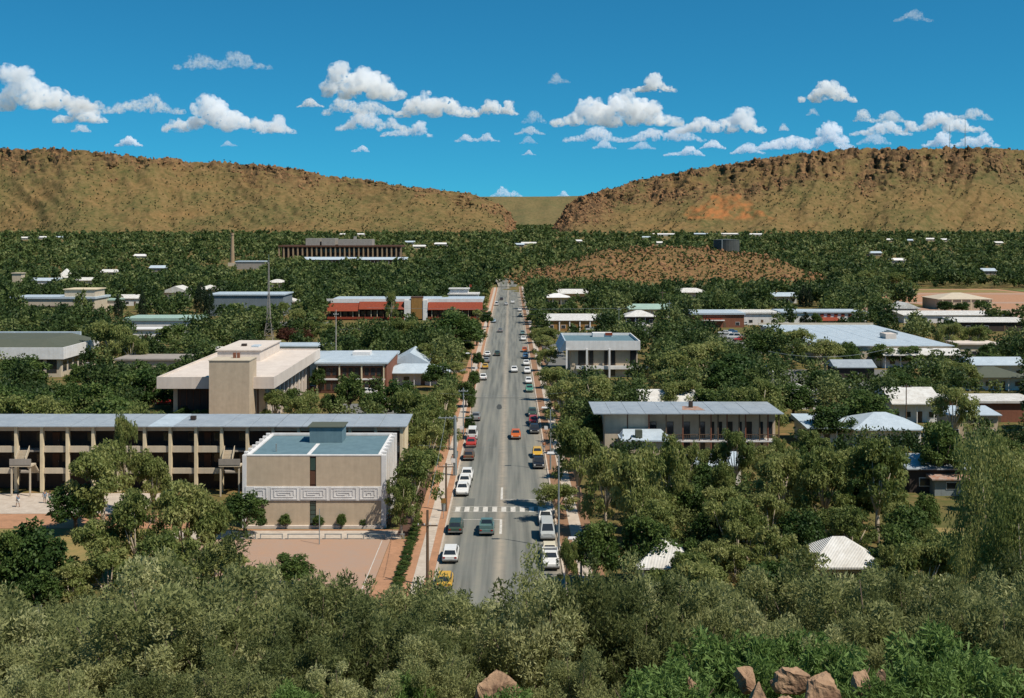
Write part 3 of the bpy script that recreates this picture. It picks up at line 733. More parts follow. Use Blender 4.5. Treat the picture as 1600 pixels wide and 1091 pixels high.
# ---------------------------------------------------------------- long three-storey school block
def school():
    F, Bk = 155.0, 163.0
    T = Thing('school_block', 'long three-storey school block with open galleries, cream columns and grey metal roof', 'school', (-42, F, 0))
    bay = 3.45; xr = -14.4; n = 19
    xl = xr - bay * n
    T.box('rear_wall', M_tan, xl, xr, Bk - .3, Bk, 0, 8.7)
    T.box('end_wall', M_cream, xr - .3, xr, F + 2.3, Bk - .31, 0, 8.7)
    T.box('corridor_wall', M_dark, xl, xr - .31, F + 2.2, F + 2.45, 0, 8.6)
    for z in (2.45, 5.3): T.box('gallery_floor', M_grey, xl, xr - .05, F + .36, F + 2.19, z - .02, z + .2)
    for k in range(n + 1):
        x = xr - .2 - k * bay
        T.box('column', M_cream, x - .19, x + .19, F - .4, F + .2, 0, 8.78)
    for k in range(n):
        a, b = xr - .2 - (k + 1) * bay + .2, xr - .2 - k * bay - .2
        T.box('fascia_panel', M_tan, a, b, F - .1, F + .1, 8.2, 8.78)
        for z0, z1 in ((5.32, 6.16), (2.47, 3.2)):
            if k in (6, 14): continue
            T.box('balustrade_panel', M_tan2, a, b, F - .12, F + .08, z0, z1)
        for z in (.0, 2.65, 5.5):
            if z > 0 and k % 3 == 1: 
                d = T.box('door', M_brown, a + .3, a + 1.25, F + 2.1, F + 2.19, z, z + 2.1)
                T.box('handle', M_steel, a + 1.1, a + 1.16, F + 2.05, F + 2.098, z + 1, z + 1.1, d)
            window(T, a + 1.6, b - .2, F + 2.19, z + .95, z + 2.1, M_timber)
    for k in range(n):                       # roof sheets, each lapped a little over the next
        a = xr + .35 - (k + 1) * bay; b = a + bay
        if k == 0: b += .3
        b -= .06
        dz = .012 * (k % 2)
        m_ = M_zincp if k in (17, 9) else M_zinc
        v = [(a, F - .75, 8.80 + dz), (b, F - .75, 8.80 + dz), (b, Bk + .5, 9.0 + dz), (a, Bk + .5, 9.0 + dz)]
        v += [(p[0], p[1], p[2] + .12) for p in v]
        T.mesh('roof_sheet', v, [(0, 3, 2, 1), (4, 5, 6, 7), (0, 1, 5, 4), (1, 2, 6, 5), (2, 3, 7, 6), (3, 0, 4, 7)], M_zincp if k == 9 else M_zinc)
    T.box('roof_vent', M_dark, gx(313, 600) * 0 - 44.0, -43.3, 158.5, 159.1, 9.1, 9.6)
    # the two outside stairs
    for xs in (xr - .2 - 7 * bay + .3, xr - .2 - 15 * bay + .3):
        st = T.box('stair_landing', M_tan2, xs, xs + bay - .6, F - 3.0, F - 1.4, 3.95, 4.15)
        for k in range(9):
            T.box('step', M_tan2, xs + .1, xs + 1.35, F - 1.4 + k * .17, F - 1.4 + (k + 1) * .17 + .05, 4.15 + k * .155, 4.27 + k * .155, st)
            T.box('step', M_tan2, xs + 1.5, xs + 2.75, F - 1.4 + k * .17, F - 1.4 + (k + 1) * .17 + .05, 2.55 + (8 - (8 - k)) * 0 + (8 - k) * .155, 2.67 + (8 - k) * .155, st)
        v, f = boxes([(xs + .02, xs + .09, F - 1.4, F, 4.2, 4.9)])
        v = [(p[0], p[1], p[2] + (1.3 if p[1] > F - .5 else 0)) for p in v]
        T.mesh('stair_balustrade', v, f, M_tan2, st)
        v = [(p[0] + 1.33, p[1], p[2]) for p in v]
        T.mesh('stair_balustrade', v, f, M_tan2, st)
        for px in (xs + .12, xs + bay - .9):
            T.box('post', M_tan2, px, px + .18, F - 2.9, F - 2.72, 0, 3.95, st)
        T.box('landing_rail', M_grey, xs, xs + bay - .6, F - 3.05, F - 2.98, 4.2, 5.0, st)
    FOOT.append((xl - 3, xr + 2, F - 4, Bk + 2)); CLEAR.append((0, 640, 640, 752, F))
school()
def hall():
    F, Bk, xa, xb, zt = 136.0, 150.0, -31.1, -15.2, 8.5
    T = Thing('school_hall', 'tan brick school hall with teal flat roof and white patterned frieze', 'hall', (-23, F, 0))
    # walls with the slot left open
    s0, s1 = gx(484, 825), gx(494, 825)
    v, f = boxes([(xa, s0, F, F + .3, 0, zt), (s1, xb, F, F + .3, 0, zt), (xa, xb, Bk - .3, Bk, 0, zt), (xa, xa + .3, F + .3, Bk - .3, 0, zt), (xb - .3, xb, F + .3, Bk - .3, 0, zt)])
    T.mesh('wall', v, f, M_tan)
    T.box('parapet', M_white, xa + .05, xb - .05, F - .03, F + .33, zt + .002, zt + .14)
    T.box('parapet', M_white, xa + .05, xb - .05, Bk - .35, Bk + .03, zt + .002, zt + .3)
    for x in (xa, xb):
        T.box('parapet', M_white, x - .06 if x == xa else x - .42, x + .42 if x == xa else x + .06, F + .335, Bk - .355, zt + .002, zt + .16)
    T.box('roof', M_teal, xa + .3, xb - .3, F + .3, Bk - .3, zt - .35, zt - .05)
    T.box('roof_seam', M_white, -24.2, -23.75, F + .4, F + 8, zt - .048, zt - .0)
    # fins along both flanks
    for k in range(7):
        y = F + .9 + k * 2.05
        T.box('pilaster', M_white, xb + .002, xb + .5, y, y + .42, 0, zt + .35)
        T.box('pilaster', M_white, xa - .5, xa - .002, y, y + .42, 0, zt + .35)
    T.box('corner_pier', M_white, xb + .003, xb + .55, F - .05, F + .5, 0, zt + .1)
    T.box('corner_pier', M_white, xa - .5, xa - .003, F - .05, F + .5, 0, zt + .1)
    pr = T.box('plant_room', M_teal, -25.2, -21.1, 144.8, 148.2, zt - .04, zt + 1.9)
    T.box('lid', M_dgreen, -25.45, -20.85, 144.6, 148.4, zt + 1.9, zt + 2.0, pr)
    T.box('roof_pipe', M_steel, -28.3, -28.15, 139, 139.15, zt - .04, zt + .9)
    def zz(y): return EYE - (y - HOR) * F / FOC
    # slot window: upper glazing, dark opening, lower panes
    sw = T.box('slot_window', M_brown, s0, s1, F + .12, F + .25, zz(818), zt)
    for (ya, yb, m_) in ((716, 735, M_tealg), (737, 757, M_brown)):
        T.box('pane', m_, s0 + .05, s1 - .05, F + .07, F + .118, zz(yb), zz(ya), sw)
    for k in range(5):
        ya = 784 + k * 7
        T.box('pane', M_tealg, s0 + .05, s1 - .05, F + .07, F + .118, zz(ya + 6), zz(ya), sw)
    # frieze: white band with square spirals in relief
    fz = T.box('frieze', M_white, xa - .12, xb + .1, F - .12, F - .003, zz(782), zz(760))
    for (pa, pb) in ((397, 418), (423, 466), (469, 512), (516, 558), (562, 592)):
        a, b = gx(pa, 825), gx(pb, 825); z0, z1 = zz(780.5), zz(761.5)
        bs = []
        for r_ in range(3):
            i = r_ * .26; w = .1
            A, B_, C_, D_ = a + i * 1.5 + .04, b - i * 1.5 - .04, z0 + i + .02, z1 - i - .02
            if B_ - A < .3 or D_ - C_ < .2: continue
            y0, y1 = F - .165, F - .121
            bs += [(A, B_, y0, y1, D_ - w, D_), (A, A + w, y0, y1, C_, D_ - w - .001), (B_ - w, B_, y0, y1, C_ + (.22 if r_ == 1 else 0), D_ - w - .001)]
            bs += [(A + w + .001, B_ - w - .001 - (.5 if r_ == 2 else 0), y0, y1, C_, C_ + w)]
        v, f = boxes(bs)
        T.mesh('frieze_ornament', v, f, M_white, fz)
    T.box('plinth', M_pink, xa - .2, xb + .3, F - .35, F - .003, 0, .35)
    T.box('wall_lamp', M_dark, gx(412, 825) - .1, gx(412, 825) + .1, F - .25, F - .004, 2.3, 2.8)
    FOOT.append((xa - 2, xb + 2, F - 5, Bk + 2)); CLEAR.append((390, 668, 606, 800, F))
school_hall = hall()
def gate_fence():
    a, b = gx(601, 822), gx(628, 822)
    T = Thing('timber_gate', 'low slatted timber gate beside the tan school hall', 'gate', ((a + b) / 2, 136.6, 0))
    n = 9
    for k in range(n):
        x = a + (b - a) * k / (n - 1)
        T.box('slat', M_timber, x - .07, x + .07, 136.5, 136.56, .1, 1.5)
    for z in (.35, .8, 1.25): T.box('rail', M_timber, a, b, 136.57, 136.63, z, z + .1)
gate_fence()
for k, (pa, pb) in enumerate(((370, 400), (406, 442), (449, 500), (507, 534), (542, 569), (577, 603), (611, 632))):
    a, b = gx(pa, 843), gx(pb, 843); y = gy(843)
    o = ('first', 'second', 'third', 'fourth', 'fifth', 'sixth', 'seventh')[k]
    T = Thing('parking_rail', 'low steel rail along the schoolyard path, %s from the left' % o, 'rail', ((a + b) / 2, y, 0), 'low rails beside the schoolyard')
    T.box('bar', M_steel, a, b, y - .05, y + .05, .55, .65)
    T.box('post', M_steel, a + .02, a + .12, y - .045, y + .045, 0, .55); T.box('post', M_steel, b - .12, b - .02, y - .045, y + .045, 0, .55)

# ---------------------------------------------------------------- white flat-roofed office block behind the school
def office():
    F, Bk, xa, xb = 206.0, 256.0, -63.2, -42.2
    T = Thing('office_block', 'pinkish white flat-roofed office block with deep overhanging fascia and brick stair tower', 'office', (-53, F, 0))
    T.box('wall', M_tan2, xa + 2.4, xb - 2.0, F + 2, Bk - 2, 0, 6.9)
    # roof slab with raised rim
    T.box('roof', M_pink, xa + .3, xb - .3, F + .3, Bk - .3, 8.2, 8.75)
    for nm, q in (('fascia', (xa, xb, F, F + .3)), ('fascia', (xa, xb, Bk - .3, Bk)), ('fascia', (xa, xa + .3, F + .301, Bk - .301)), ('fascia', (xb - .3, xb, F + .301, Bk - .301))):
        T.box(nm, M_pink, q[0], q[1], q[2], q[3], 6.9, 9.0)
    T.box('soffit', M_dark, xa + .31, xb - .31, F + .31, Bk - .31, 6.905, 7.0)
    p = T.box('penthouse', M_pink, -59.2, -50.6, 233, 253, 8.76, 10.9)
    T.box('penthouse_roof', M_pink, -59.5, -50.3, 232.7, 253.3, 10.902, 11.1, p)
    T.box('hatch', M_dark, -56, -55, 240, 241, 11.102, 11.6, p); T.box('skylight', M_zincp, -53.5, -52, 238, 241, 11.102, 11.4, p)
    t = T.box('stair_tower', M_tan, -53.0, -45.9, F - 3.2, F + 2.5, 0, 12.2)
    T.box('tower_cap', M_tan2, -53.1, -45.8, F - 3.3, F + 2.6, 12.2, 12.35, t)
    for x in (-49.6, -48.9): T.box('flue', M_brick, x, x + .45, F + .2, F + .7, 12.36, 13.3, t)
    T.box('downpipe', M_brown, -45.6, -45.4, F + 1.8, F + 2.0, 0, 6.9)
    T.box('dark_panel', M_dark, -60.0, -53.2, F + 1.9, F + 1.998, 0, 6.6)
    for k in range(6): T.box('mullion', M_brown, -59.6 + k * 1.2, -59.5 + k * 1.2, F + 1.8, F + 1.899, 0, 6.6)
    xw = xb - 2.0
    for k in range(11):
        y = F + 5 + k * 4
        T.box('pilaster', M_pink, xw + .002, xw + .5, y - .45, y + .45, 0, 6.88)
        if k < 10:
            for z in (.6, 3.9): side_window(T, xw, 1, y + .6, y + 3.4, z, z + 2.5, M_brown)
    FOOT.append((xa - 2, xb + 2, F - 5, Bk + 2)); CLEAR.append((250, 528, 495, 632, F - 5))
office()
def brown_offices():
    F, xa, xb = 249.0, -42.0, -27.0
    T = Thing('brown_offices', 'two-storey office with brown panels and pale frame behind the white office block', 'office', (-34, F, 0))
    T.box('wall', M_brown, xa, xb, F + .4, F + 24, 0, 6.0)
    T.box('end_wall', M_brick, xb + .002, xb + .35, F, F + 24, 0, 6.4)
    T.box('roof', M_zincp, xa - .3, xb + .6, F - .4, F + 24.5, 6.41, 6.75)
    T.box('floor_band', M_white, xa, xb - .002, F, F + .39, 2.9, 3.2); T.box('floor_band', M_white, xa, xb - .002, F, F + .39, 6.001, 6.4)
    for k in range(4):
        x = xa + .3 + k * 4.8
        T.box('column', M_cream, x - .14, x + .14, F - .1, F + .25, 0, 6.4)
        if k < 3:
            for z in (0.2, 3.3):
                for j in range(3): window(T, x + .5 + j * 1.35, x + 1.6 + j * 1.35, F + .39, z + .5, z + 2.3, M_brick)
    T.box('plant', M_white, xa + 6, xa + 10, F + 14, F + 18, 6.76, 7.5)
    FOOT.append((xa - 2, xb + 2, F - 3, F + 26)); CLEAR.append((505, 560, 606, 585, F))
brown_offices()
def red_mall():
    F = 456.0; xa, xb = -73.0, -10.8
    T = Thing('shopping_arcade', 'long two-storey shopping arcade with red tiled awnings and white parapet', 'arcade', (-42, F, 0))
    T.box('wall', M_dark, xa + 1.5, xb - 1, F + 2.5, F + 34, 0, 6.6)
    T.box('parapet', M_white, xa, xb, F + 1.5, F + 2.2, 6.7, 8.3)
    T.box('roof', M_zincp, xa, xb, F + 2.21, F + 35, 7.0, 7.4)
    def awn(a, b, z0=4.1, z1=7.0, nm='awning'):
        v = [(a, F - 1.6, z0), (b, F - 1.6, z0), (b, F + 1.45, z1), (a, F + 1.45, z1), (a, F + 1.45, z0), (b, F + 1.45, z0)]
        T.mesh(nm, v, [(0, 1, 2, 3), (0, 4, 5, 1), (0, 3, 4), (1, 5, 2), (2, 5, 4, 3)], M_red)
    def px(x): return (x - VPX) * F / FOC
    awn(px(512), px(560), 3.6, 6.6); awn(px(561), px(632), 4.3, 7.2); awn(px(669), px(754))
    T.box('pier', M_white, px(632), px(642), F - 1.2, F + 1.49, 0, 7.9); T.box('centre_panel', M_ochre, px(643), px(660), F - 1.0, F + 1.49, .5, 8.6); T.box('pier', M_white, px(661), px(668), F - 1.2, F + 1.49, 0, 7.9)
    T.box('centre_crown', M_brown, px(642), px(661), F - .8, F + 2.6, 8.601, 9.2)
    T.box('balcony_front', M_red, px(512), px(632), F - 1.2, F - .9, .4, 1.3); T.box('balcony_front', M_red, px(669), px(753), F - 1.2, F - .9, .4, 1.3)
    for k in range(26):
        x = px(514) + k * 2.4
        if px(631) < x < px(670): continue
        T.box('post', M_cream if k % 3 else M_brown, x - .1, x + .1, F - .88, F - .7, 0, 4.0)
        window(T, x + .4, x + 1.9, F + 2.5, 1.4, 3.4, M_brown)
    FOOT.append((xa - 2, xb + 1, F - 4, F + 37)); CLEAR.append((508, 464, 596, 492, F)); CLEAR.append((640, 464, 690, 490, F)); CLEAR.append((725, 464, 756, 492, F))
red_mall()
def bank():
    F, Bk, xa, xb = 276.0, 298.0, 13.4, 31.2
    T = Thing('white_corner_office', 'two-storey office with white overhanging fascia and slim white columns beside the street', 'office', (22, F, 0))
    T.box('wall', M_tan2, xa + 1.2, xb - .5, F + 1.4, Bk, 0, 6.6)
    for q in ((xa, xb, F, F + .25), (xa, xb, Bk - .25, Bk), (xb - .25, xb, F + .26, Bk - .26)):
        T.box('fascia', M_white, *q, 6.6, 8.8)
    # street-side awning leaning out
    v = [(xa - 1.6, F + 1, 6.0), (xa, F, 6.6), (xa, F, 8.8), (xa - .3, F, 8.8), (xa - 1.6, Bk + 1, 6.0), (xa, Bk, 6.6), (xa, Bk, 8.8), (xa - .3, Bk, 8.8)]
    T.mesh('street_awning', v, [(0, 1, 2, 3), (4, 7, 6, 5), (0, 3, 7, 4), (0, 4, 5, 1), (3, 2, 6, 7), (1, 5, 6, 2)], M_zincp)
    T.box('roof', M_teal, xa + .002, xb - .26, F + .26, Bk - .26, 8.0, 8.2)
    T.box('roof_plant', M_white, 21, 26, Bk - 5, Bk - 2, 8.21, 9.2); T.box('sign', M_red, 24.2, 26, Bk - 5.2, Bk - 5.01, 8.6, 9.3)
    for x in (xa + .15, 18.4, 23.8): T.box('column', M_white, x - .2, x + .2, F - .3, F + .1, 0, 6.9)
    for a, b, m_ in ((14.9, 15.6, M_tan), (19.0, 20.0, M_dark), (20.1, 22.6, M_tan), (22.7, 23.5, M_dark), (24.3, 25.3, M_dark), (25.4, 28.8, M_tan), (28.9, 30.4, M_dark), (16.4, 18.1, M_dark)):
        if m_ is M_dark:
            w = T.box('window', M_brown, a, b, F + 1.3, F + 1.398, 2.9, 6.5); T.box('pane', M_glass, a + .1, b - .1, F + 1.24, F + 1.298, 3.0, 6.4, w)
            w = T.box('window', M_brown, a, b, F + 1.3, F + 1.398, .3, 2.0); T.box('pane', M_glass, a + .1, b - .1, F + 1.24, F + 1.298, .4, 1.9, w)
        else: T.box('brick_panel', m_, a, b, F + 1.25, F + 1.398, 2.8, 6.5)
    T.box('spandrel', M_white, xa + 2.5, xb + 2, F + .4, F + 1.2, 1.95, 2.75)
    FOOT.append((xa - 4, xb + 2, F - 3, Bk + 2)); CLEAR.append((866, 518, 975, 572, F))
bank()
def motel():
    F, Bk, xa, xb = 176.0, 186.0, 13.3, 41.4
    T = Thing('long_motel', 'long two-storey motel with grey roof, brick end and balconies of timber posts', 'motel', (27, F, 0))
    xs = (1013 - VPX) * F / FOC
    T.box('brick_end', M_tan2, xa + 1.2, xs, F + .3, Bk, 0, 7.2)
    T.box('joint', M_brown, 17.9, 18.05, F + .24, F + .298, 2.5, 7.1)
    T.box('wall', M_tan, xs + .002, xb - .5, F + 1.7, Bk, 0, 7.2)
    nb = 11
    for k in range(nb):
        a = xa - .6 + (xb + .9 - xa) * k / nb; b = xa - .65 + (xb + .9 - xa) * (k + 1) / nb; dz = .012 * (k % 2)
        v = [(a, F - .9, 7.21 + dz), (b, F - .9, 7.21 + dz), (b, Bk + .6, 7.32 + dz), (a, Bk + .6, 7.32 + dz)]; v += [(p[0], p[1], p[2] + .13) for p in v]
        T.mesh('roof_sheet', v, [(0, 3, 2, 1), (4, 5, 6, 7), (0, 1, 5, 4), (1, 2, 6, 5), (2, 3, 7, 6), (3, 0, 4, 7)], M_zinc)
    T.box('flue', M_dark, (1076 - VPX) * .1005, (1082 - VPX) * .1005, 180.5, 181.1, 7.2, 8.4)
    v = [(26.6, 178.2, 7.51), (30.2, 178.0, 7.51), (29.6, 181.8, 7.70), (27.2, 182.0, 7.71)]
    T.mesh('rust_stain', [(p[0], p[1], 7.21 + (p[1] - F + .9) / (Bk + .6 - F + .9) * .11 + .155) for p in v], [(0, 1, 2, 3)], M_rust)
    for z in (0.15, 2.85): T.box('balcony_floor', M_white, xs + .003, xb - .3, F - .1, F + 1.69, z, z + .22)
    posts = (1014, 1041, 1067, 1093, 1111, 1122, 1136, 1155, 1165, 1187, 1200, 1217)
    P = [(p - VPX) * F / FOC for p in posts]
    for i, x in enumerate(P):
        T.box('post', M_timber if i % 2 else M_brick, x - .09, x + .09, F - .08, F + .1, .38, 7.2)
        if i + 1 < len(P):
            for z in (.38, 3.08):
                r_ = T.box('railing', M_timber, x + .1, P[i + 1] - .1, F, F + .06, z + .85, z + .95)
                nn = max(2, int((P[i + 1] - x) / .28))
                for j in range(1, nn): T.box('baluster', M_timber, x + (P[i + 1] - x) * j / nn - .02, x + (P[i + 1] - x) * j / nn + .02, F + .01, F + .05, z, z + .85, r_)
                w_ = min(1.1, (P[i + 1] - x) * .5)
                window(T, x + .25, x + .25 + w_, F + 1.69, z + .1, z + 2.6, M_brown, M_glass)
    lo = T.box('porch_roof', M_zincp, 16.4, 24.0, F - 5.5, F - .2, 3.9, 4.1)
    v = [(16.6, F - 5.4, 4.101), (23.8, F - 5.4, 4.101), (23.0, F - .3, 4.9), (17.2, F - .3, 4.9), (16.6, F - .3, 4.101), (23.8, F - .3, 4.101)]
    T.mesh('porch_sheet', v, [(0, 1, 2, 3), (0, 3, 4), (1, 5, 2), (2, 5, 4, 3), (0, 4, 5, 1)], M_zincp)
    T.box('air_cooler', M_dgreen, 18.7, 19.7, F - 4.5, F - 3.5, 4.25, 5.4)
    T.box('porch_wall', M_tan, 16.8, 23.6, F - 5.0, F + .28, 0, 3.9)
    FOOT.append((xa - 1, xb + 1, F - 7, Bk + 2)); CLEAR.append((935, 628, 1012, 668, F)); CLEAR.append((965, 668, 1030, 682, F)); CLEAR.append((1012, 628, 1220, 684, F))
motel()
def market():
    F, Bk, xa, xb = 303.0, 371.0, 80.0, 117.0
    T = Thing('supermarket', 'wide low supermarket with broad pale blue-white roof and rooftop ducts', 'shop', (98, F, 0))
    T.box('wall', M_tan2, xa + .5, xb - .5, F + .5, Bk - .5, 0, 4.8)
    for k in range(9):
        a = xa + (xb - xa) * k / 9; b = xa + (xb - xa) * (k + 1) / 9 - .08; dz = .015 * (k % 2)
        T.box('roof_sheet', M_zincp, a, b, F, Bk, 4.81 + dz, 5.0 + dz)
    T.box('ridge_edge', M_tan2, xa, xb, Bk + .002, Bk + .4, 4.9, 5.6)
    T.box('vent_box', M_pink, 105, 108, 322, 327, 5.02, 6.4)
    for k in range(4): T.box('duct', M_steel, 107.5 + k * 1.6, 108 + k * 1.6, 326 + k * 3, 335 + k * 3, 5.02, 5.7)
    T.box('roof_ridge', M_steel, 86, 87, 330, 350, 5.02, 5.3)
    FOOT.append((xa - 2, xb + 2, F - 3, Bk + 2)); CLEAR.append((1252, 506, 1340, 522, F)); CLEAR.append((1330, 506, 1455, 536, F))
market()
def left_flat():
    F, Bk, xa, xb = 276.0, 300.0, -150.0, -107.0
    T = Thing('green_roofed_offices', 'flat office with white fascia and dark green sloping roof at the left edge', 'office', (-120, F, 0))
    T.box('wall', M_tan2, xa, xb - 1, F + 1, Bk, 0, 5.0)
    T.box('fascia', M_white, xa, xb, F, F + .3, 4.4, 7.2); T.box('fascia', M_white, xb - .3, xb, F + .301, Bk, 4.4, 7.2)
    v = [(xa, F + .4, 7.0), (xb - .4, F + .4, 7.0), (xb - .4, Bk, 7.0), (xa, Bk, 7.0), (xa, F + 7, 8.6), (xb - 7, F + 7, 8.6), (xb - 7, Bk, 8.6), (xa, Bk, 8.6)]
    T.mesh('roof', v, [(0, 3, 2, 1), (4, 5, 6, 7), (0, 1, 5, 4), (1, 2, 6, 5), (2, 3, 7, 6), (3, 0, 4, 7)], M_dgreen)
    T.box('roof_edge', M_zincp, xa, xb - 5, Bk + .002, Bk + 1.0, 7.5, 8.9)
    for k in range(10):
        x = xb - 2 - k * 3.2; window(T, x - 2.4, x, F + 1, 1.0, 4.2, M_brown)
    for k in range(6): side_window(T, xb - 1, 1, F + 2 + k * 3.4, F + 4.6 + k * 3.4, 1.2, 4.0, M_white)
    FOOT.append((xa, xb + 3, F - 3, Bk + 2)); CLEAR.append((60, 540, 120, 582, F)); CLEAR.append((0, 518, 150, 545, F))
left_flat()
def hospital():
    X, D, Z = ray(531, 408)
    T = Thing('columned_hospital', 'large far building with row of columns and blank grey rooftop blocks', 'building', (X, D, Z))
    s = D / FOC
    W = 193 * s
    x0 = -W / 2
    T.box('wall', M_dark, x0 + 3, -x0 - 3, 4, 40, 0, 14.5, local=True)
    T.box('roof', M_brown, x0, -x0, 0, 42, 14.51, 16.2, local=True)
    n = 27
    for k in range(n):
        x = x0 + .8 + (W - 1.6) * k / (n - 1)
        T.box('column', M_soot, x - .7, x + .7, .6, 2.2, 0, 14.5, local=True)
    for a, b in ((476, 498), (501, 522), (527, 580)):
        T.box('rooftop_block', M_grey, (a - 531) * s, (b - 531) * s, 6, 30, 16.21, 22.5 if a == 527 else 23.5, local=True)
    T.box('flue', M_grey, (550 - 531) * s, (554 - 531) * s, 12, 16, 22.51, 25.5, local=True)
    for k in range(26):
        x = x0 + 3.5 + (W - 8) * k / 26
        for z in (2, 8.5): 
            w = T.box('window', M_brown, x + .6, x + 4, 3.9, 3.998, z, z + 4, local=True)
            T.box('pane', M_glass, x + .8, x + 3.8, 3.84, 3.898, z + .2, z + 3.8, w, True)
    FOOT.append((X - W / 2 - 5, X + W / 2 + 5, D - 10, D + 60)); CLEAR.append((435, 376, 630, 400, D))
hospital()
def chimney():
    X, D, Z = ray(363, 416)
    T = Thing('brick_chimney', 'tall slim tan brick chimney rising above the trees', 'chimney', (X, D, Z))
    v, f = tube([(0, 0, -.5), (0, 0, 4), (0, 0, 29), (0, 0, 29.01), (0, 0, 31)], [2.4, 2.1, 1.35, 1.7, 1.65], 12)
    T.mesh('shaft', v, f, M_soot, local=True, smooth_=False)
    v, f = tube([(0, 0, 31.001), (0, 0, 31.4)], [1.75, 1.75], 12); T.mesh('rim', v, f, M_brown, local=True)
    T.box('base', M_tan2, -3.5, 3.5, -2.6, 2.6, -.5, 3.2, local=True)
    CLEAR.append((356, 368, 371, 412, D))
chimney()
def water_tank():
    D = 788.0; X = (1135 - VPX) / FOC * D; Z = float(terr(X, D)) - 3.2
    T = Thing('water_tank', 'dark round steel water tank on top of the rocky knoll', 'tank', (X, D, Z))
    r = 20 * D / FOC; n = 28
    for k in range(n):                            # curved shell plates
        a0, a1 = 2 * math.pi * k / n, 2 * math.pi * (k + 1) / n
        q = []
        for z in (-2.5, 10.0):
            for a in (a0, a1): q.append((r * math.cos(a), r * math.sin(a), z))
        q += [(p[0] * .985, p[1] * .985, p[2]) for p in q]
        T.mesh('shell_plate', q, [(0, 1, 3, 2), (4, 6, 7, 5), (2, 3, 7, 6), (0, 2, 6, 4), (1, 5, 7, 3)], M_tank, local=True)
    v = [(r * 1.01 * math.cos(2 * math.pi * k / n), r * 1.01 * math.sin(2 * math.pi * k / n), 10.002) for k in range(n)] + [(0, 0, 11.0)]
    v += [(p[0], p[1], 10.3) for p in v[:n]]
    T.mesh('roof', v, [tuple(reversed(range(n)))] + [(n + 1 + k, n + 1 + (k + 1) % n, n) for k in range(n)] + [(k, (k + 1) % n, n + 1 + (k + 1) % n, n + 1 + k) for k in range(n)], M_tank, local=True)
    lad = T.box('ladder', M_steel, -r * .5 - .3, -r * .5 + .3, -r * .9, -r * .88, -1, 10.5, local=True)
    FOOT.append((X - 14, X + 14, D - 20, D + 14)); CLEAR.append((1110, 371, 1160, 394, D))
water_tank()
def mast():
    X, D, Z = ray(420, 543)
    T = Thing('lattice_mast', 'slender steel lattice radio mast behind the white office block', 'mast', (X, D, Z))
    h = 137 * D / FOC; s = D / FOC
    prof = [(0, 8.5), (.14, 6), (.3, 3), (.55, 1.2), (1, .35)]
    def wid(t): return float(np.interp(t, [p[0] for p in prof], [p[1] for p in prof])) * s
    cor = [(-1, -1), (1, -1), (1, 1), (-1, 1)]
    lv = np.linspace(0, .97, 15)
    for cx_, cy_ in cor:
        v, f = tube([(cx_ * wid(t), cy_ * wid(t), h * t) for t in lv], .09, 4); T.mesh('leg', v, f, M_grey, local=True)
    for i in range(len(lv) - 1):
        parts = []
        for j in range(4):
            a, b = cor[j], cor[(j + 1) % 4]; w0, w1 = wid(lv[i]), wid(lv[i + 1])
            parts.append(tube([(a[0] * w0, a[1] * w0, h * lv[i]), (b[0] * w1, b[1] * w1, h * lv[i + 1])], .06, 4))
            parts.append(tube([(a[0] * w1, a[1] * w1, h * lv[i + 1]), (b[0] * w1, b[1] * w1, h * lv[i + 1])], .06, 4))
        v, f = merge(parts); T.mesh('bracing', v, f, M_grey, local=True)
    v, f = tube([(0, 0, h * .96), (0, 0, h * 1.06)], .06, 5); T.mesh('antenna', v, f, M_steel, local=True)
    CLEAR.append((414, 404, 428, 525, D))
mast()
for i, (x, yb, yt) in enumerate(((1484, 232, 196), (1508, 232, 184))):
    D = 2760.0; X = (x - VPX) / FOC * D; Z = EYE + (HOR - 232) / FOC * D - 6
    T = Thing('ridge_mast', ('thin mast on the crest of the right range, shorter of two', 'thin mast on the crest of the right range, taller of two')[i], 'mast', (X, D, Z), 'masts on the ridge')
    h = (yb - yt) * D / FOC
    v, f = tube([(0, 0, -5), (0, 0, h + 6)], [.9, .35], 5); T.mesh('shaft', v, f, M_steel, local=True)
    for z in (.5, .8): v, f = tube([(-4, 0, h * z), (4, 0, h * z)], .25, 4); T.mesh('crossbar', v, f, M_steel, local=True)

# ---------------------------------------------------------------- the other houses, shops and sheds
def coolers(T): T.box('air_cooler', M_white, -1, .2, 3, 4, 3.3, 4.6, local=True)
def red_band(T): T.box('shop_sign', M_red, -5.5, 1.5, -.3, -.1, 2.9, 3.5, local=True); T.box('awning', M_white, -6, 2.2, -1.6, -.101, 2.6, 2.85, local=True)
def red_squares(T):
    for k in range(6): T.box('red_panel', M_red, -1.5 + k * 2.6, -.2 + k * 2.6, -.18, -.08, 3.2, 4.3, local=True)
    v = [(-2, -3.5, 1.9), (6, -3.5, 1.9), (4.5, -.1, 3.0), (-1, -.1, 3.0), (-2, -.1, 1.9), (6, -.1, 1.9)]
    T.mesh('awning', v, [(0, 1, 2, 3), (0, 3, 4), (1, 5, 2), (2, 5, 4, 3), (0, 4, 5, 1)], M_red, local=True)
def columns_front(T):
    for k in range(6): T.box('column', M_cream, -11 + k * 4.2, -10.6 + k * 4.2, -2.2, -1.9, 0, 4.6, local=True)
def cream_bays(T):
    for k in range(6): T.box('pier', M_white, -9.4 + k * 3.6, -9.0 + k * 3.6, -.35, -.07, 0, 3.4, local=True)
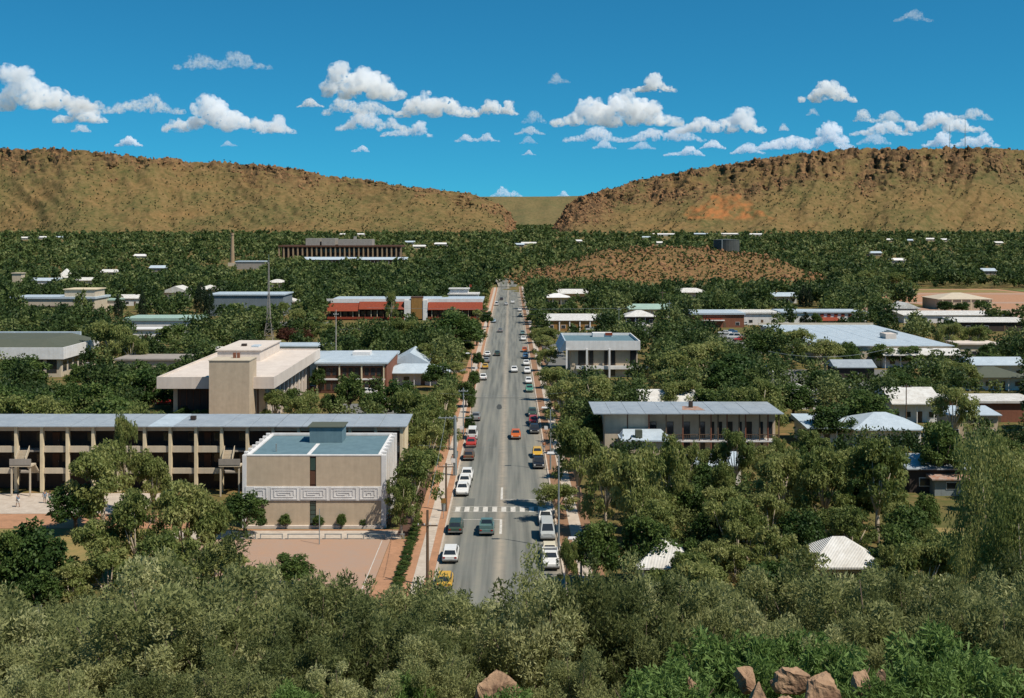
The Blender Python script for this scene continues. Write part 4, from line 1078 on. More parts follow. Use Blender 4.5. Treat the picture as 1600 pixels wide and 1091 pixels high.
HS = [
 # label, x, base row, width, depth, wall, roof, rise, wall mat, roof mat, opts
 ('gabled house with pale grey iron roof beside the brown offices', 642, 592, 8, 13, 3.9, 'gable_y', 2.6, M_tan, M_zincp, dict(nwin=2, clear=.5)),
 ('low pale-roofed house in front of the gabled grey house by the street', 648, 602, 15, 7, 2.9, 'hip', 1.8, M_white, M_zincp, dict(nwin=3)),
 ('flat pale metal roof behind the brown offices', 548, 596, 20, 10, 5.6, 'skillion', .5, M_white, M_zincp, dict(clear=.2)),
 ('small flat-roofed shed behind the red-leaved tree', 466, 560, 17, 9, 3.2, 'flat', .35, M_white, M_zincp, dict(clear=.6)),
 ('white two-storey house with stepped flat roofs behind the red arcade', 724, 486, 13, 12, 7.2, 'flat', .5, M_white, M_bright, dict(nwin=4, clear=.7, extra=lambda T: (T.box('upper_storey', M_white, -6, 2, 1, 9, 7.7, 9.6, local=True), T.box('upper_roof', M_bright, -6.6, 2.6, .4, 9.6, 9.601, 9.9, local=True), T.box('flag', M_red, 2.6, 3.6, 2, 2.1, 10.5, 11.6, local=True), T.box('flagpole', M_steel, 2.5, 2.59, 2, 2.1, 7.7, 11.7, local=True)))),
 ('big blue-grey sheet metal shed behind the cypresses', 384, 494, 31, 20, 8.6, 'flat', .5, M_greyw, M_zincp, dict(name='shed', cat='shed', nwin=0, clear=.75, door=False)),
 ('white flat-roofed building between the cypresses', 250, 522, 24, 15, 4.6, 'flat', .9, M_white, M_mgreen, dict(nwin=4, clear=.6)),
 ('low white annex in front of the white flat-roofed building', 228, 533, 11, 6, 3.6, 'flat', .4, M_white, M_white, dict(nwin=2, clear=.6)),
 ('white-roofed shed half hidden behind the white office block', 372, 575, 17, 8, 3.8, 'skillion', .9, M_white, M_bright, dict(name='shed', cat='shed', clear=.2)),
 ('tan flat-roofed store left of the white office block', 235, 590, 16, 10, 4.2, 'flat', .4, M_tan2, M_grey, dict(clear=.3, name='store', cat='store')),
 ('white house with twin gables among the trees on the left', 275, 468, 15, 12, 3.6, 'gable_y', 3.4, M_white, M_bright, dict(clear=.8)),
 ('white hip-roofed house right of the twin-gabled house', 325, 462, 11, 10, 3.4, 'hip', 2.4, M_white, M_bright, dict(clear=.6)),
 ('white iron-roofed shed left of the twin-gabled house', 205, 478, 14, 9, 3.4, 'gable_x', 1.8, M_white, M_bright, dict(name='shed', cat='shed', clear=.8)),
 ('long tan hall with blue roof at the left edge', 82, 490, 36, 18, 6.3, 'flat', .8, M_tan2, M_zincp, dict(nwin=6, clear=.65, extra=lambda T: (T.box('upper_wall', M_tan2, 4, 17, 3, 15, 7.1, 10.0, local=True), T.box('upper_roof', M_cream, 3.5, 17.5, 2.5, 15.5, 10.001, 10.4, local=True), T.box('verandah_roof', M_dark, -18, 18, -4, -.1, 3.0, 3.3, local=True)), cat='hall', name='hall')),
 ('low tan annex right of the blue-roofed hall', 160, 486, 12, 10, 4.6, 'flat', .5, M_pink, M_mgreen, dict(clear=.7)),
 ('grey shed wall beside the tall brick chimney', 391, 421, 26, 16, 6.5, 'flat', .8, M_grey, M_zincp, dict(name='shed', cat='shed', nwin=0, clear=1.5)),
 ('long pale roof below the columned building, left one', 508, 413, 42, 14, 4.4, 'gable_x', 2.6, M_brown, M_zincp, dict(clear=.75, nwin=5)),
 ('long pale roof below the columned building, right one', 588, 413, 60, 14, 4.4, 'gable_x', 2.4, M_brown, M_zincp, dict(clear=.75, nwin=7)),
 ('cream long shop with white roof and bright wall bays beside the street', 899, 517, 21, 11, 3.6, 'skillion', 1.7, M_ochre, M_bright, dict(cat='shop', name='shop', nwin=4, clear=.9, extra=cream_bays)),
 ('white hip-roofed cottage with verandah posts', 1000, 508, 11, 9, 3.2, 'hip', 2.2, M_dark, M_bright, dict(clear=.9, porch=1.6)),
 ('pale green-roofed house behind the white cottage', 1015, 497, 17, 9, 3.6, 'gable_x', 2.0, M_white, M_mgreen, dict(clear=.5)),
 ('brick shop with flat white roof and red sign band', 1122, 512, 19, 18, 4.8, 'flat', .6, M_brick, M_zincp, dict(cat='shop', name='shop', clear=.8, extra=red_band)),
 ('flat white-roofed shop right of the red sign shop', 1182, 508, 17, 16, 4.3, 'flat', .5, M_white, M_bright, dict(cat='shop', name='shop', clear=.6)),
 ('long pale-roofed store with red squares along its front', 1288, 508, 32, 14, 4.6, 'flat', .5, M_white, M_zincp, dict(cat='store', name='store', clear=.6, extra=red_squares)),
 ('small white gabled house left of the long white sheds', 1416, 500, 9, 10, 4.6, 'gable_y', 2.3, M_white, M_bright, dict(clear=.8)),
 ('long low white shed on the right beyond the supermarket', 1490, 505, 38, 12, 3.0, 'skillion', 1.0, M_white, M_bright, dict(name='shed', cat='shed', clear=.8, nwin=6)),
 ('white-roofed shed with shaded front at the right edge', 1556, 518, 26, 14, 3.2, 'skillion', .8, M_dark, M_bright, dict(name='shed', cat='shed', clear=.7)),
 ('open tan-roofed hall on columns near the orange clearing', 1508, 484, 24, 20, 4.6, 'hip', 2.6, M_tan, M_tan2, dict(name='hall', cat='hall', clear=.8, extra=columns_front, nwin=0)),
 ('house with dark green hip roof at the right edge', 1556, 610, 13, 9, 3.0, 'hip', 1.9, M_white, M_dgreen, dict(clear=.8)),
 ('pale blue-roofed house behind the dark green roof', 1560, 592, 13, 9, 3.4, 'gable_x', 1.5, M_white, M_zincp, dict(clear=.5)),
 ('white gabled house among dark trees on the right', 1428, 660, 8.5, 10, 3.6, 'gable_x', 2.4, M_white, M_bright, dict(clear=.7)),
 ('brick row with white roof and brown wall at the right edge', 1560, 660, 15, 9, 3.6, 'flat', .4, M_brick, M_bright, dict(clear=.8, nwin=0)),
 ('grey hip-roofed house among the trees right of the motel', 1386, 700, 11, 9, 3.2, 'hip', 2.1, M_white, M_zincp, dict(clear=.55)),
 ('small pale-roofed house with white cooler on its roof', 1303, 697, 9, 8, 3.2, 'skillion', .8, M_white, M_zincp, dict(clear=.5, extra=coolers)),
 ('pale blue lean-to below the brown-walled brick row', 1522, 690, 8, 6, 4.4, 'skillion', .7, M_tan, M_zincp, dict(clear=.5, name='shed', cat='shed')),
 ('dark timber shed with grey iron roof right of the gum grove', 1468, 770, 8, 5, 3.2, 'skillion', 1.1, M_dark, M_zinc, dict(name='shed', cat='shed', clear=.9, nwin=1)),
 ('low lean-to with rust-striped iron roof below the timber shed', 1487, 775, 4.5, 2.2, 2.2, 'skillion', .5, M_steel, M_rust, dict(name='shed', cat='shed', clear=.9, nwin=0, door=False)),
 ('house with cream-white iron roof deep in the foreground trees', 1035, 926, 4.4, 4.6, 2.9, 'hip', 2.4, M_cream, M_bright, dict(clear=.55)),
 ('house with bright white hip roof behind the foreground bushes on the right', 1315, 927, 6.3, 3.8, 3.0, 'hip', 2.3, M_white, M_bright, dict(clear=.65)),
 ('white-roofed shed just behind the long motel', 1045, 660, 10, 8, 3.6, 'gable_x', 2.0, M_white, M_bright, dict(name='shed', cat='shed', clear=.6)),
 ('small white shed right of the long motel', 1258, 640, 4.5, 6, 3.0, 'gable_y', 1.4, M_white, M_bright, dict(name='shed', cat='shed', clear=.8, nwin=1)),
 ('dark gabled carport in front of the supermarket', 1336, 596, 9, 7, 3.2, 'gable_x', 1.6, M_dark, M_zinc, dict(name='carport', cat='carport', clear=.5, nwin=0, door=False)),
 ('pale iron roof showing through the grove right of the gum clump', 1112, 758, 8, 6, 3.0, 'gable_x', 1.3, M_white, M_zincp, dict(clear=.25)),
 ('cream low house behind the supermarket trees at the right', 1440, 575, 20, 8, 3.4, 'gable_x', 1.4, M_white, M_bright, dict(clear=.2)),
 ('pale stucco house near the right edge below the white sheds', 1530, 560, 11, 8, 3.8, 'flat', .4, M_tan2, M_pink, dict(clear=.3)),
 ('cream cottage beside the street at the foot of the knoll', 893, 470, 16, 10, 3.6, 'gable_x', 2.2, M_cream, M_bright, dict(clear=.6)),
 ('low white-roofed house at the foot of the knoll, near the pole', 870, 476, 12, 9, 3.4, 'hip', 1.9, M_cream, M_white, dict(clear=.6)),
 ('white iron-roofed house at the foot of the knoll, among dark trees', 1080, 468, 18, 10, 3.6, 'hip', 2.2, M_white, M_bright, dict(clear=.6)),
 ('low pale roof at the right foot of the knoll', 1225, 474, 12, 9, 3.4, 'gable_x', 1.8, M_white, M_zincp, dict(clear=.6)),
 ('small stone hut with white tower roof at the upper left', 101, 445, 9, 9, 4.5, 'hip', 6.0, M_white, M_bright, dict(clear=.8, nwin=1)),
 ('square tan water tower by the left edge', 26, 452, 5.5, 5.5, 9.5, 'flat', .5, M_tan2, M_tan2, dict(name='water_tower', cat='tower', clear=.8, nwin=0, door=False)),
 ('white-roofed house right of the white tower roof', 135, 447, 14, 9, 3.6, 'gable_x', 1.9, M_white, M_bright, dict(clear=.6)),
 ('white and grey shed roofs between tan tower and white tower roof', 70, 449, 18, 10, 4.0, 'gable_x', 1.8, M_white, M_zincp, dict(name='shed', cat='shed', clear=.7)),
 ('small white house beside the radio mast', 447, 486, 10, 8, 4.0, 'gable_y', 1.8, M_white, M_bright, dict(clear=.6)),
 ('white-fronted house in the trees behind the blue-grey shed', 432, 452, 12, 9, 4.0, 'hip', 2.0, M_white, M_bright, dict(clear=.6)),
]
for h_ in HS:
    opts = dict(h_[10]); house(*h_[:10], **opts)
# far houses showing only as bright roofs in the tree belt
FAR = [(1040, 369, 60), (1095, 368.5, 46), (1140, 368.5, 58), (1178, 369, 34), (565, 369, 22), (535, 369, 10), (40, 375, 18), (66, 374, 18), (93, 374, 14), (222, 405, 18), (828, 384, 24), (812, 386, 12), (1010, 374, 14), (1390, 378, 12), (1422, 379, 10), (1452, 377, 20), (1478, 378, 14), (1560, 383, 14), (1545, 430, 12), (690, 385, 20), (655, 389, 16), (640, 382, 14), (1368, 400, 14), (1405, 412, 14), (245, 425, 12), (170, 432, 12), (905, 380, 10), (1030, 383, 10)]
side = lambda x: 'left of the gap' if x < 800 else 'right of the gap'
cnt = {}
for x, y, W in FAR:
    s = side(x); cnt[s] = cnt.get(s, 0) + 1
ordn = ['first', 'second', 'third', 'fourth', 'fifth', 'sixth', 'seventh', 'eighth', 'ninth', 'tenth', 'eleventh', 'twelfth', 'thirteenth', 'fourteenth', 'fifteenth', 'sixteenth', 'seventeenth', 'eighteenth', 'nineteenth', 'twentieth']
idx = {}
for i, (x, y, W) in enumerate(sorted(FAR)):
    s = side(x); idx[s] = idx.get(s, 0) + 1
    house('distant pale roof in the tree belt %s, %s counted from the left' % (s, ordn[idx[s] - 1]), x, y, W, 10 + W * .1, 3.2, 'gable_x', 2.2, (M_tan2, M_pink, M_grey)[i % 3], (M_bright, M_white, M_zincp)[i % 3], group='distant houses', nwin=3, clear=.9, ov=.8, name='distant_house')

# ---------------------------------------------------------------- cars
def paint(name, c, r=.35):
    m = mat('car_paint_' + name, c, tuple(k * .92 for k in c), scale=3, rough=r, spec=.5)
    return m
CP = {k: paint(k, v) for k, v in dict(white=(.72, .70, .66), cream=(.66, .58, .42), yellow=(.62, .36, .04), orange=(.55, .12, .02), red=(.42, .04, .03), blue=(.06, .14, .26), teal=(.10, .18, .17), darkgreen=(.04, .07, .05), black=(.02, .02, .022), brown=(.13, .075, .04), grey=(.22, .22, .21), lightblue=(.35, .47, .55), silver=(.45, .46, .45), green=(.08, .25, .17)).items()}
M_chrome = mat('bumper_chrome', (.4, .4, .4), (.3, .3, .3), scale=2, rough=.3, metal=.8)
M_tail = mat('tail_light_red', (.35, .02, .015), scale=2, rough=.3)
M_head = mat('headlight_glass', (.7, .7, .66), scale=2, rough=.15)
M_tyre = M_black
CARM = {}
def car_meshes(t):
    if t in CARM: return CARM[t]
    # side outline of the lower body: y, half width, bottom, top ; cabin: y range low, y range high, z
    S = dict(sedan=(4.6, .86, .92, (-1.55, 1.05), (-.95, .45), 1.40), wagon=(4.5, .85, .92, (-2.15, .95), (-1.85, .40), 1.43), hatch=(3.9, .80, .90, (-1.85, .85), (-1.35, .35), 1.38),
             van=(4.4, .88, 1.05, (-2.15, 1.95), (-2.05, 1.35), 1.95), ute=(4.8, .88, .95, (-.45, 1.0), (-.30, .50), 1.48))[t]
    L, hw, sh, cl, ch, zt = S
    h = L / 2
    st = [(-h, .90, .42, sh - .12), (-h + .12, .97, .30, sh - .02), (-h + .9, 1, .26, sh), (h - 1.2, 1, .26, sh), (h - .15, .96, .30, sh - .12), (h, .88, .42, sh - .22)]
    if t == 'van': st = [(-h, .95, .4, sh), (-h + .1, 1, .3, sh), (-h + .9, 1, .28, sh), (h - .8, 1, .28, sh), (h - .12, .98, .3, sh - .05), (h, .92, .42, sh - .12)]
    v = []; f = []
    for (y, w, zb, ztp) in st:
        W = hw * w; zm = (zb + ztp) / 2
        v += [(-W * .94, y, zb), (W * .94, y, zb), (W, y, zm), (W * .93, y, ztp), (-W * .93, y, ztp), (-W, y, zm)]
    n = 6
    for i in range(len(st) - 1):
        for k in range(n): f.append((i * n + k, i * n + (k + 1) % n, (i + 1) * n + (k + 1) % n, (i + 1) * n + k))
    f.append((5, 4, 3, 2, 1, 0)); e = (len(st) - 1) * n; f.append(tuple(e + k for k in range(n)))
    k = len(v); wl, wh = hw * .90, hw * .74
    cab = [(-wl, cl[0], sh - .03), (wl, cl[0], sh - .03), (wl, cl[1], sh - .03), (-wl, cl[1], sh - .03), (-wh, ch[0], zt), (wh, ch[0], zt), (wh, ch[1], zt), (-wh, ch[1], zt)]
    v += cab
    f += [tuple(k + i for i in q) for q in ((4, 5, 6, 7), (0, 1, 5, 4), (1, 2, 6, 5), (2, 3, 7, 6), (3, 0, 4, 7))]
    if t == 'ute':
        bv, bf = boxes([(-hw * .92, -hw * .84, -h + .05, cl[0] - .1, sh, sh + .3), (hw * .84, hw * .92, -h + .05, cl[0] - .1, sh, sh + .3), (-hw * .838, hw * .838, -h + .05, -h + .12, sh, sh + .3)])
        k = len(v); v += bv; f += [tuple(i + k for i in q) for q in bf]
    body = bpy.data.meshes.new('car_body'); body.from_pydata(v, [], f); body.materials.append(None)
    def pane(q, off):
        a, b, c, d = [Vector(cab[i]) for i in q]
        def lerp(s, t_): return (a * (1 - s) + b * s) * (1 - t_) + (d * (1 - s) + c * s) * t_
        p = [lerp(.07, .16), lerp(.93, .16), lerp(.91, .90), lerp(.09, .90)]
        nn = Vector(off).normalized() * .014
        return [tuple(x + nn) for x in p]
    def mk(q, off, s0=0, s1=1):
        p = [Vector(x) for x in pane(q, off)]
        p = [p[0].lerp(p[1], s0), p[0].lerp(p[1], s1), p[3].lerp(p[2], s1), p[3].lerp(p[2], s0)]
        me = bpy.data.meshes.new('glass'); me.from_pydata([tuple(x) for x in p], [], [(0, 1, 2, 3)]); me.materials.append(M_glass); return me
    items = [('rear_window', mk((0, 1, 5, 4), (0, -1, .6))), ('windscreen', mk((2, 3, 7, 6), (0, 1, .6)))]
    for q, off in (((1, 2, 6, 5), (1, 0, .2)), ((3, 0, 4, 7), (-1, 0, .2))):
        items += [('side_window', mk(q, off, 0, .48)), ('side_window', mk(q, off, .53, 1))]
    wv, wf = tube([(-.1, 0, 0), (.1, 0, 0)], .31, 12); wh_ = bpy.data.meshes.new('tyre'); wh_.from_pydata(wv, [], wf); wh_.materials.append(M_tyre)
    rv, rf = tube([(-.108, 0, 0), (.108, 0, 0)], .18, 10); rm_ = bpy.data.meshes.new('hubcap'); rm_.from_pydata(rv, [], rf); rm_.materials.append(M_chrome)
    def bxm(nm, q, m_):
        a, b = boxes([q]); me = bpy.data.meshes.new(nm); me.from_pydata(a, [], b); me.materials.append(m_); return me
    zl = sh - .30
    items += [('bumper', bxm('bumper', (-hw * .93, hw * .93, -h - .07, -h + .05, .38, .52), M_chrome)), ('bumper', bxm('bumper', (-hw * .93, hw * .93, h - .05, h + .07, .38, .52), M_chrome))]
    for s_ in (-1, 1):
        a, b = sorted((s_ * hw * .58, s_ * hw * .86))
        items += [('tail_light', bxm('tail_light', (a, b, -h - .03, -h + .05, zl, zl + .16), M_tail)), ('headlight', bxm('headlight', (a, b, h - .05, h + .03, zl - .04, zl + .12), M_head))]
    CARM[t] = (body, items, wh_, rm_, hw, h)
    return CARM[t]
def car(label, x, y, t, colour, away=True, X=None, D=None, group=None, rz=None):
    if X is None: X, D, Z = ray(x, y)
    Z = float(terr(X, D)) + (.02 if RX0 < X < RX1 else .035)
    body, items, wheel, hub, hw, h = car_meshes(t)
    if rz is None: rz = 0 if away else math.pi
    c = Vector((X, D + h * abs(math.cos(rz)), Z))
    T = Thing('parked_car' if group else 'car', label, {'van': 'van', 'ute': 'pickup'}.get(t, 'car'), c, group, rz)
    b = link(bpy.data.objects.new('body', body), T.o)
    b.material_slots[0].link = 'OBJECT'; b.material_slots[0].material = CP[colour]
    for nm, me in items: link(bpy.data.objects.new(nm, me), T.o)
    for sx in (-1, 1):
        for sy in (-1, 1):
            w = link(bpy.data.objects.new('wheel', wheel), T.o); w.location = (sx * (hw - .1), sy * h * .62, .31)
            link(bpy.data.objects.new('hubcap', hub), w)
    return T
LK, RK = 'cars parked along the left kerb', 'cars parked along the right kerb'
def kx(x, y, side_):      # parked cars stand against their kerb
    D = gy(y); return (RX0 + 1.15 if side_ < 0 else RX1 - 1.15), D
def parked(label, y, t, c, side_, away, shift=0):
    X, D = kx(0, y, side_); car(label, 0, 0, t, c, away, X + shift, D, LK if side_ < 0 else RK)
parked('yellow hatchback parked at the left kerb in front of the white wagon', 925, 'hatch', 'yellow', -1, True, -.1)
parked('white station wagon parked at the left kerb behind the yellow hatchback', 882, 'wagon', 'white', -1, True)
parked('dark green wagon with pale tail parked just before the zebra crossing', 837, 'wagon', 'darkgreen', -1, True)
parked('white sedan at the left kerb, closest one beyond the zebra crossing', 777, 'sedan', 'white', -1, False)
parked('white sedan at the left kerb, middle one of three beyond the crossing', 764, 'sedan', 'white', -1, False, .1)
parked('white sedan at the left kerb, last of three beyond the crossing', 753, 'sedan', 'white', -1, False, .25)
parked('dark brown wagon parked at the left kerb behind the red sedan', 721, 'wagon', 'brown', -1, True)
parked('red-orange sedan parked between the brown wagon and a white van', 701, 'sedan', 'red', -1, True)
parked('white van parked at the left kerb ahead of the red sedan', 689, 'van', 'white', -1, True)
parked('grey sedan parked alone at the left kerb by small street trees', 659, 'sedan', 'grey', -1, True)
parked('white sedan at the left kerb opposite the moving white sedan', 595, 'sedan', 'white', -1, True)
parked('yellow hatchback parked far up the left kerb', 577.5, 'hatch', 'yellow', -1, True)
parked('dark grey sedan parked ahead of the far yellow hatchback', 568, 'sedan', 'grey', -1, True)
parked('white sedan parked ahead of the dark grey sedan', 558, 'sedan', 'white', -1, True)
parked('light blue sedan parked near the red arcade', 505, 'sedan', 'lightblue', -1, True)
parked('white van parked at the far end of the left kerb', 478, 'van', 'white', -1, True)
car('teal pickup with pale cab driving away just before the zebra crossing', 760, 839, 'ute', 'teal', True)
car('dark green sedan driving away halfway up the street', 777, 557, 'sedan', 'darkgreen', True)
car('dark sedan driving away beyond the red arcade front', 781.5, 520, 'sedan', 'grey', True)
car('dark car farthest up the street in the left lane', 783.5, 469.5, 'sedan', 'black', True)
car('pale sedan driving away near the top of the street', 791, 477.5, 'sedan', 'silver', True)
car('white sedan driving toward the camera halfway down the street', 803.5, 583, 'sedan', 'white', False)
car('orange sedan driving toward the camera in the middle of the street', 806, 688, 'sedan', 'orange', False)
car('white car coming down from the top of the street', 801, 474.5, 'sedan', 'white', False)
for lab, y, t, c in (('white sedan at the far end of the right kerb', 487, 'sedan', 'white'), ('cream sedan second from the far end of the right kerb', 495, 'sedan', 'cream'), ('teal hatchback at the right kerb beside the cream shop', 524, 'hatch', 'teal'), ('white sedan at the right kerb next to the teal hatchback', 533, 'sedan', 'white'),
                     ('orange-red hatchback at the right kerb opposite the white corner office', 551, 'hatch', 'orange'), ('blue hatchback at the right kerb next to the orange-red one', 561, 'hatch', 'blue'), ('white sedan at the right kerb nearer than the blue hatchback', 572.5, 'sedan', 'white'), ('white wagon at the right kerb opposite the moving white sedan', 585, 'wagon', 'white'),
                     ('white hatchback at the right kerb just behind the green sedan', 601, 'hatch', 'white'), ('green sedan at the right kerb near the side street', 614, 'sedan', 'green'), ('dark green sedan at the right kerb past the side street', 652, 'sedan', 'darkgreen'), ('red sedan at the right kerb beside a black one', 665, 'sedan', 'red'),
                     ('black sedan at the right kerb in the tree shade', 679, 'sedan', 'black'), ('yellow hatchback at the right kerb under the gum', 717, 'hatch', 'yellow'), ('dark pickup parked in front of the yellow hatchback', 734, 'ute', 'black'), ('white sedan at the right kerb by the zebra crossing', 823, 'sedan', 'white'),
                     ('silver white van parked at the right kerb under the lamp post', 847, 'van', 'silver'), ('cream sedan at the right kerb near the foreground bushes', 879, 'sedan', 'cream'), ('white pickup half hidden behind the foreground bush', 893, 'ute', 'white')):
    parked(lab, y, t, c, 1, False)
LOT = 'cars in the car parks'
car('dark blue car in the yard beside the white corner office', 848.5, 541, 'sedan', 'blue', True, group=LOT); car('white car in the yard beside the white corner office', 866, 551, 'sedan', 'white', False, group=LOT)
car('white van behind the school at the left', 146, 634, 'van', 'white', True, group=LOT, rz=1.4); car('red sedan behind the school beside the white office block', 256, 632, 'sedan', 'red', True, group=LOT, rz=1.5)
car('pale green car behind the school under the trees', 236, 625, 'sedan', 'green', True, group=LOT, rz=1.5)
for k, (x, y, t) in enumerate(((577, 651, 'sedan'), (590, 648, 'wagon'), (583, 640, 'sedan'), (597, 637, 'sedan'), (605, 645, 'hatch'))):
    car('white car in the crowded car park behind the school, %s' % ('front left one', 'front middle one', 'back left one', 'back right one', 'front right one')[k], x, y, t, 'white' if k != 4 else 'cream', k % 2 == 0, group=LOT, rz=(.3, .2, 2.9, 3.3, .1)[k])
car('white sedan in front of the brown offices', 573, 617, 'sedan', 'white', True, group=LOT, rz=1.55); car('red hatchback in front of the brown offices', 488, 613, 'hatch', 'red', True, group=LOT, rz=1.5)
car('blue van in the car park by the grove on the right', 1187, 581, 'van', 'blue', True, group=LOT, rz=1.2); car('white sedan beside the blue van in the right car park', 1196, 586, 'sedan', 'white', True, group=LOT, rz=1.3)
for k, (x, y, c, t) in enumerate(((1133, 523, 'white', 'sedan'), (1146, 530, 'white', 'van'), (1142, 521, 'blue', 'sedan'), (1156, 533, 'red', 'hatch'), (1124, 508.5, 'white', 'sedan'), (1148, 511, 'white', 'sedan'), (1160, 509, 'silver', 'wagon'), (1197, 507, 'white', 'sedan'))):
    car('%s %s near the red sign shop, %s' % (c, {'sedan': 'sedan', 'van': 'van', 'hatch': 'hatchback', 'wagon': 'wagon'}[t], ('front left', 'front middle', 'second row', 'front right', 'by the shop door', 'right of the shop door', 'under the roadside tree', 'farthest right')[k]), x, y, t, c, True, group=LOT, rz=1.3 + .1 * k)
for k, (x, y, c) in enumerate(((925, 517.5, 'silver'), (945, 517, 'white'), (938, 519.5, 'darkgreen'), (1005, 511, 'white'), (1018, 512, 'cream'), (985, 514, 'teal'))):
    car('%s sedan parked %s' % (c, ('in front of the cream shop', 'at the right end of the cream shop', 'beside the side street by the cream shop', 'in front of the white cottage', 'right of the white cottage', 'left of the white cottage')[k]), x, y, 'sedan', c, True, group=LOT, rz=1.55)
car('white car parked in the shade near the dark carport', 1322, 602, 'sedan', 'white', True, group=LOT, rz=1.2)

# ---------------------------------------------------------------- lamp posts, power poles, wires
def lamp(label, x, yt, yb, X=None):
    if X is None: X = gx(x, yb)
    D = gy(yb); h = (yb - yt) * D / FOC
    T = Thing('street_lamp', label, 'lamp', (X, D, 0), 'street lamps')
    v, f = tube([(0, 0, -.3), (0, 0, h * .97)], [.13, .07], 8); T.mesh('pole', v, f, M_steel, local=True)
    v, f = tube([(0, 0, h * .96), (-.25, 0, h), (-.9, 0, h + .03)], [.06, .05, .04], 6); T.mesh('arm', v, f, M_steel, local=True)
    v, f = boxes([(-1.35, -.45, -.22, .22, h - .06, h + .12)])
    v = [(p[0] * 1 + (.12 if p[2] > h else 0) * (1 if p[0] < -.9 else -1), p[1] * (.7 if p[2] > h else 1), p[2]) for p in v]
    T.mesh('lamp_head', v, f, M_white, local=True)
    v, f = boxes([(-1.25, -.55, -.17, .17, h - .12, h - .061)]); T.mesh('lens', v, f, M_head, local=True)
lamp('slim steel street lamp beside the silver van', 873, 708, 857)
lamp('steel street lamp rising from the bushes near the cream sedan', 908, 841, 905)
lamp('street lamp among the roadside gums by the side street', 860, 637, 735)
lamp('far street lamp on the left side near the dark street tree', 737, 552, 610)
def pole(label, x, yt, yb, arm=1.1, r=.15, m_=None, arms=(.93,)):
    X, D = gx(x, yb), gy(yb); h = (yb - yt) * D / FOC
    T = Thing('power_pole', label, 'pole', (X, D, 0), 'power poles')
    v, f = tube([(0, 0, -.3), (0, 0, h)], [r, r * .7], 8); T.mesh('pole', v, f, m_ or M_timber, local=True)
    for a in arms:
        c = T.box('crossarm', m_ or M_timber, -arm, arm, -.16, -.05, h * a - .06, h * a + .06, local=True)
        for k in range(4):
            px = -arm * .9 + arm * 1.8 * k / 3; T.box('insulator', M_white, px - .04, px + .04, -.14, -.06, h * a + .061, h * a + .22, c, True)
    return Vector((X, D, h))
pole('dark timber power pole on the school footpath, closest one', 668, 797, 917, 1.0, .17, None, (.80,))
pole('timber power pole beside the white sedans at the left kerb', 697, 724, 800, 1.0, .15)
pole('thick grey steel pole on the left footpath by the side entrance', 711, 650, 744, 2.4, .30, M_steel, (.97,))
pole('slim pole on the left footpath near the small street trees', 724, 606, 682, .8, .12, M_steel)
pole('pale tall pole in front of the brown offices', 525, 484, 590, .6, .15, M_grey)
pole('tall pole in the right car park beyond the corner office', 967, 480, 540, .6, .1, M_steel)
pole('thin pole standing right of the white cottage', 1046, 470, 530, .7, .1, M_steel)
pole('timber pole at the foot of the knoll', 1035, 455, 492, 1.2, .2)
pole('bare pole at the left behind the school, among low trees', 137, 563, 632, .3, .12, M_timber)
pole('thin flagpole on the schoolyard path', 499, 795, 851, .05, .06, M_steel, ())
pole('timber pole near the white gabled house at the right', 1416, 600, 668, .9, .12)
def wire(label, a, b, sag=1.2, r=.035):
    T = Thing('overhead_wire', label, 'wire', a, 'overhead wires')
    a = Vector(a); b = Vector(b); pts = []
    for k in range(13):
        t = k / 12; p = a.lerp(b, t); p.z -= sag * 4 * t * (1 - t); pts.append(tuple(p - a))
    v, f = tube(pts, r, 4); T.mesh('cable', v, f, M_steel, local=True)
wire('overhead cable across the street between arcade and cream shop', (-52, 418, 7.4), (48, 418, 7.3), .5, .05)
wire('overhead cable over the trees in front of the supermarket', (60, 268, 7.2), (92, 282, 6.2), 1.6, .04)
wire('cable slung between poles on the left footpath', (gx(697, 800), gy(800), 12.0), (gx(668, 917), gy(917), 8), .5, .02)
wire('cable running on from the thick steel pole', (gx(711, 744), gy(744), 8.6), (gx(697, 800), gy(800), 11.9), .4, .02)

for k, (x, y, lab) in enumerate(((722, 690, 'round-topped sign on the left verge near the white van'), (706, 745, 'square sign on the left verge past the thick pole'), (694, 812, 'crossing sign at the left end of the zebra crossing'), (839, 803, 'crossing sign at the right end of the zebra crossing'), (847, 690, 'small sign on the right verge by the black sedan'), (750, 590, 'small sign far up the left verge'))):
    X = RX0 - .6 if x < 790 else RX1 + .6; D = gy(y)
    T = Thing('street_sign', lab, 'sign', (X, D, .1), 'street signs')
    v, f = tube([(0, 0, -.2), (0, 0, 2.5)], .035, 6); T.mesh('post', v, f, M_steel, local=True)
    T.box('plate', M_ochre if 'crossing' in lab else M_white, -.3, .3, -.06, -.036, 1.9, 2.5, local=True)
for k, (x, y, lab) in enumerate(((690, 800, 'steel litter bin by the zebra crossing'), (716, 716, 'steel litter bin beside the brown wagon'), (846, 712, 'steel litter bin near the person in orange'))):
    X = -8.3 if x < 790 else 6.6; D = gy(y)
    T = Thing('litter_bin', lab, 'bin', (X, D, .12))
    v, f = tube([(0, 0, 0), (0, 0, .9)], [.24, .3], 12); T.mesh('drum', v, f, M_steel, local=True)
    v, f = tube([(0, 0, .901), (0, 0, .98)], [.32, .2], 12); T.mesh('lid', v, f, M_dgreen, local=True)
for k in range(6):
    a = 150 + k * 48; nm = ('first', 'second', 'third', 'fourth', 'fifth', 'sixth')[k]
    wire('thin service wire crossing above the street, %s from the zebra crossing' % nm, (-12, a, 7.2), (10, a + 4, 6.8), .45, .014)

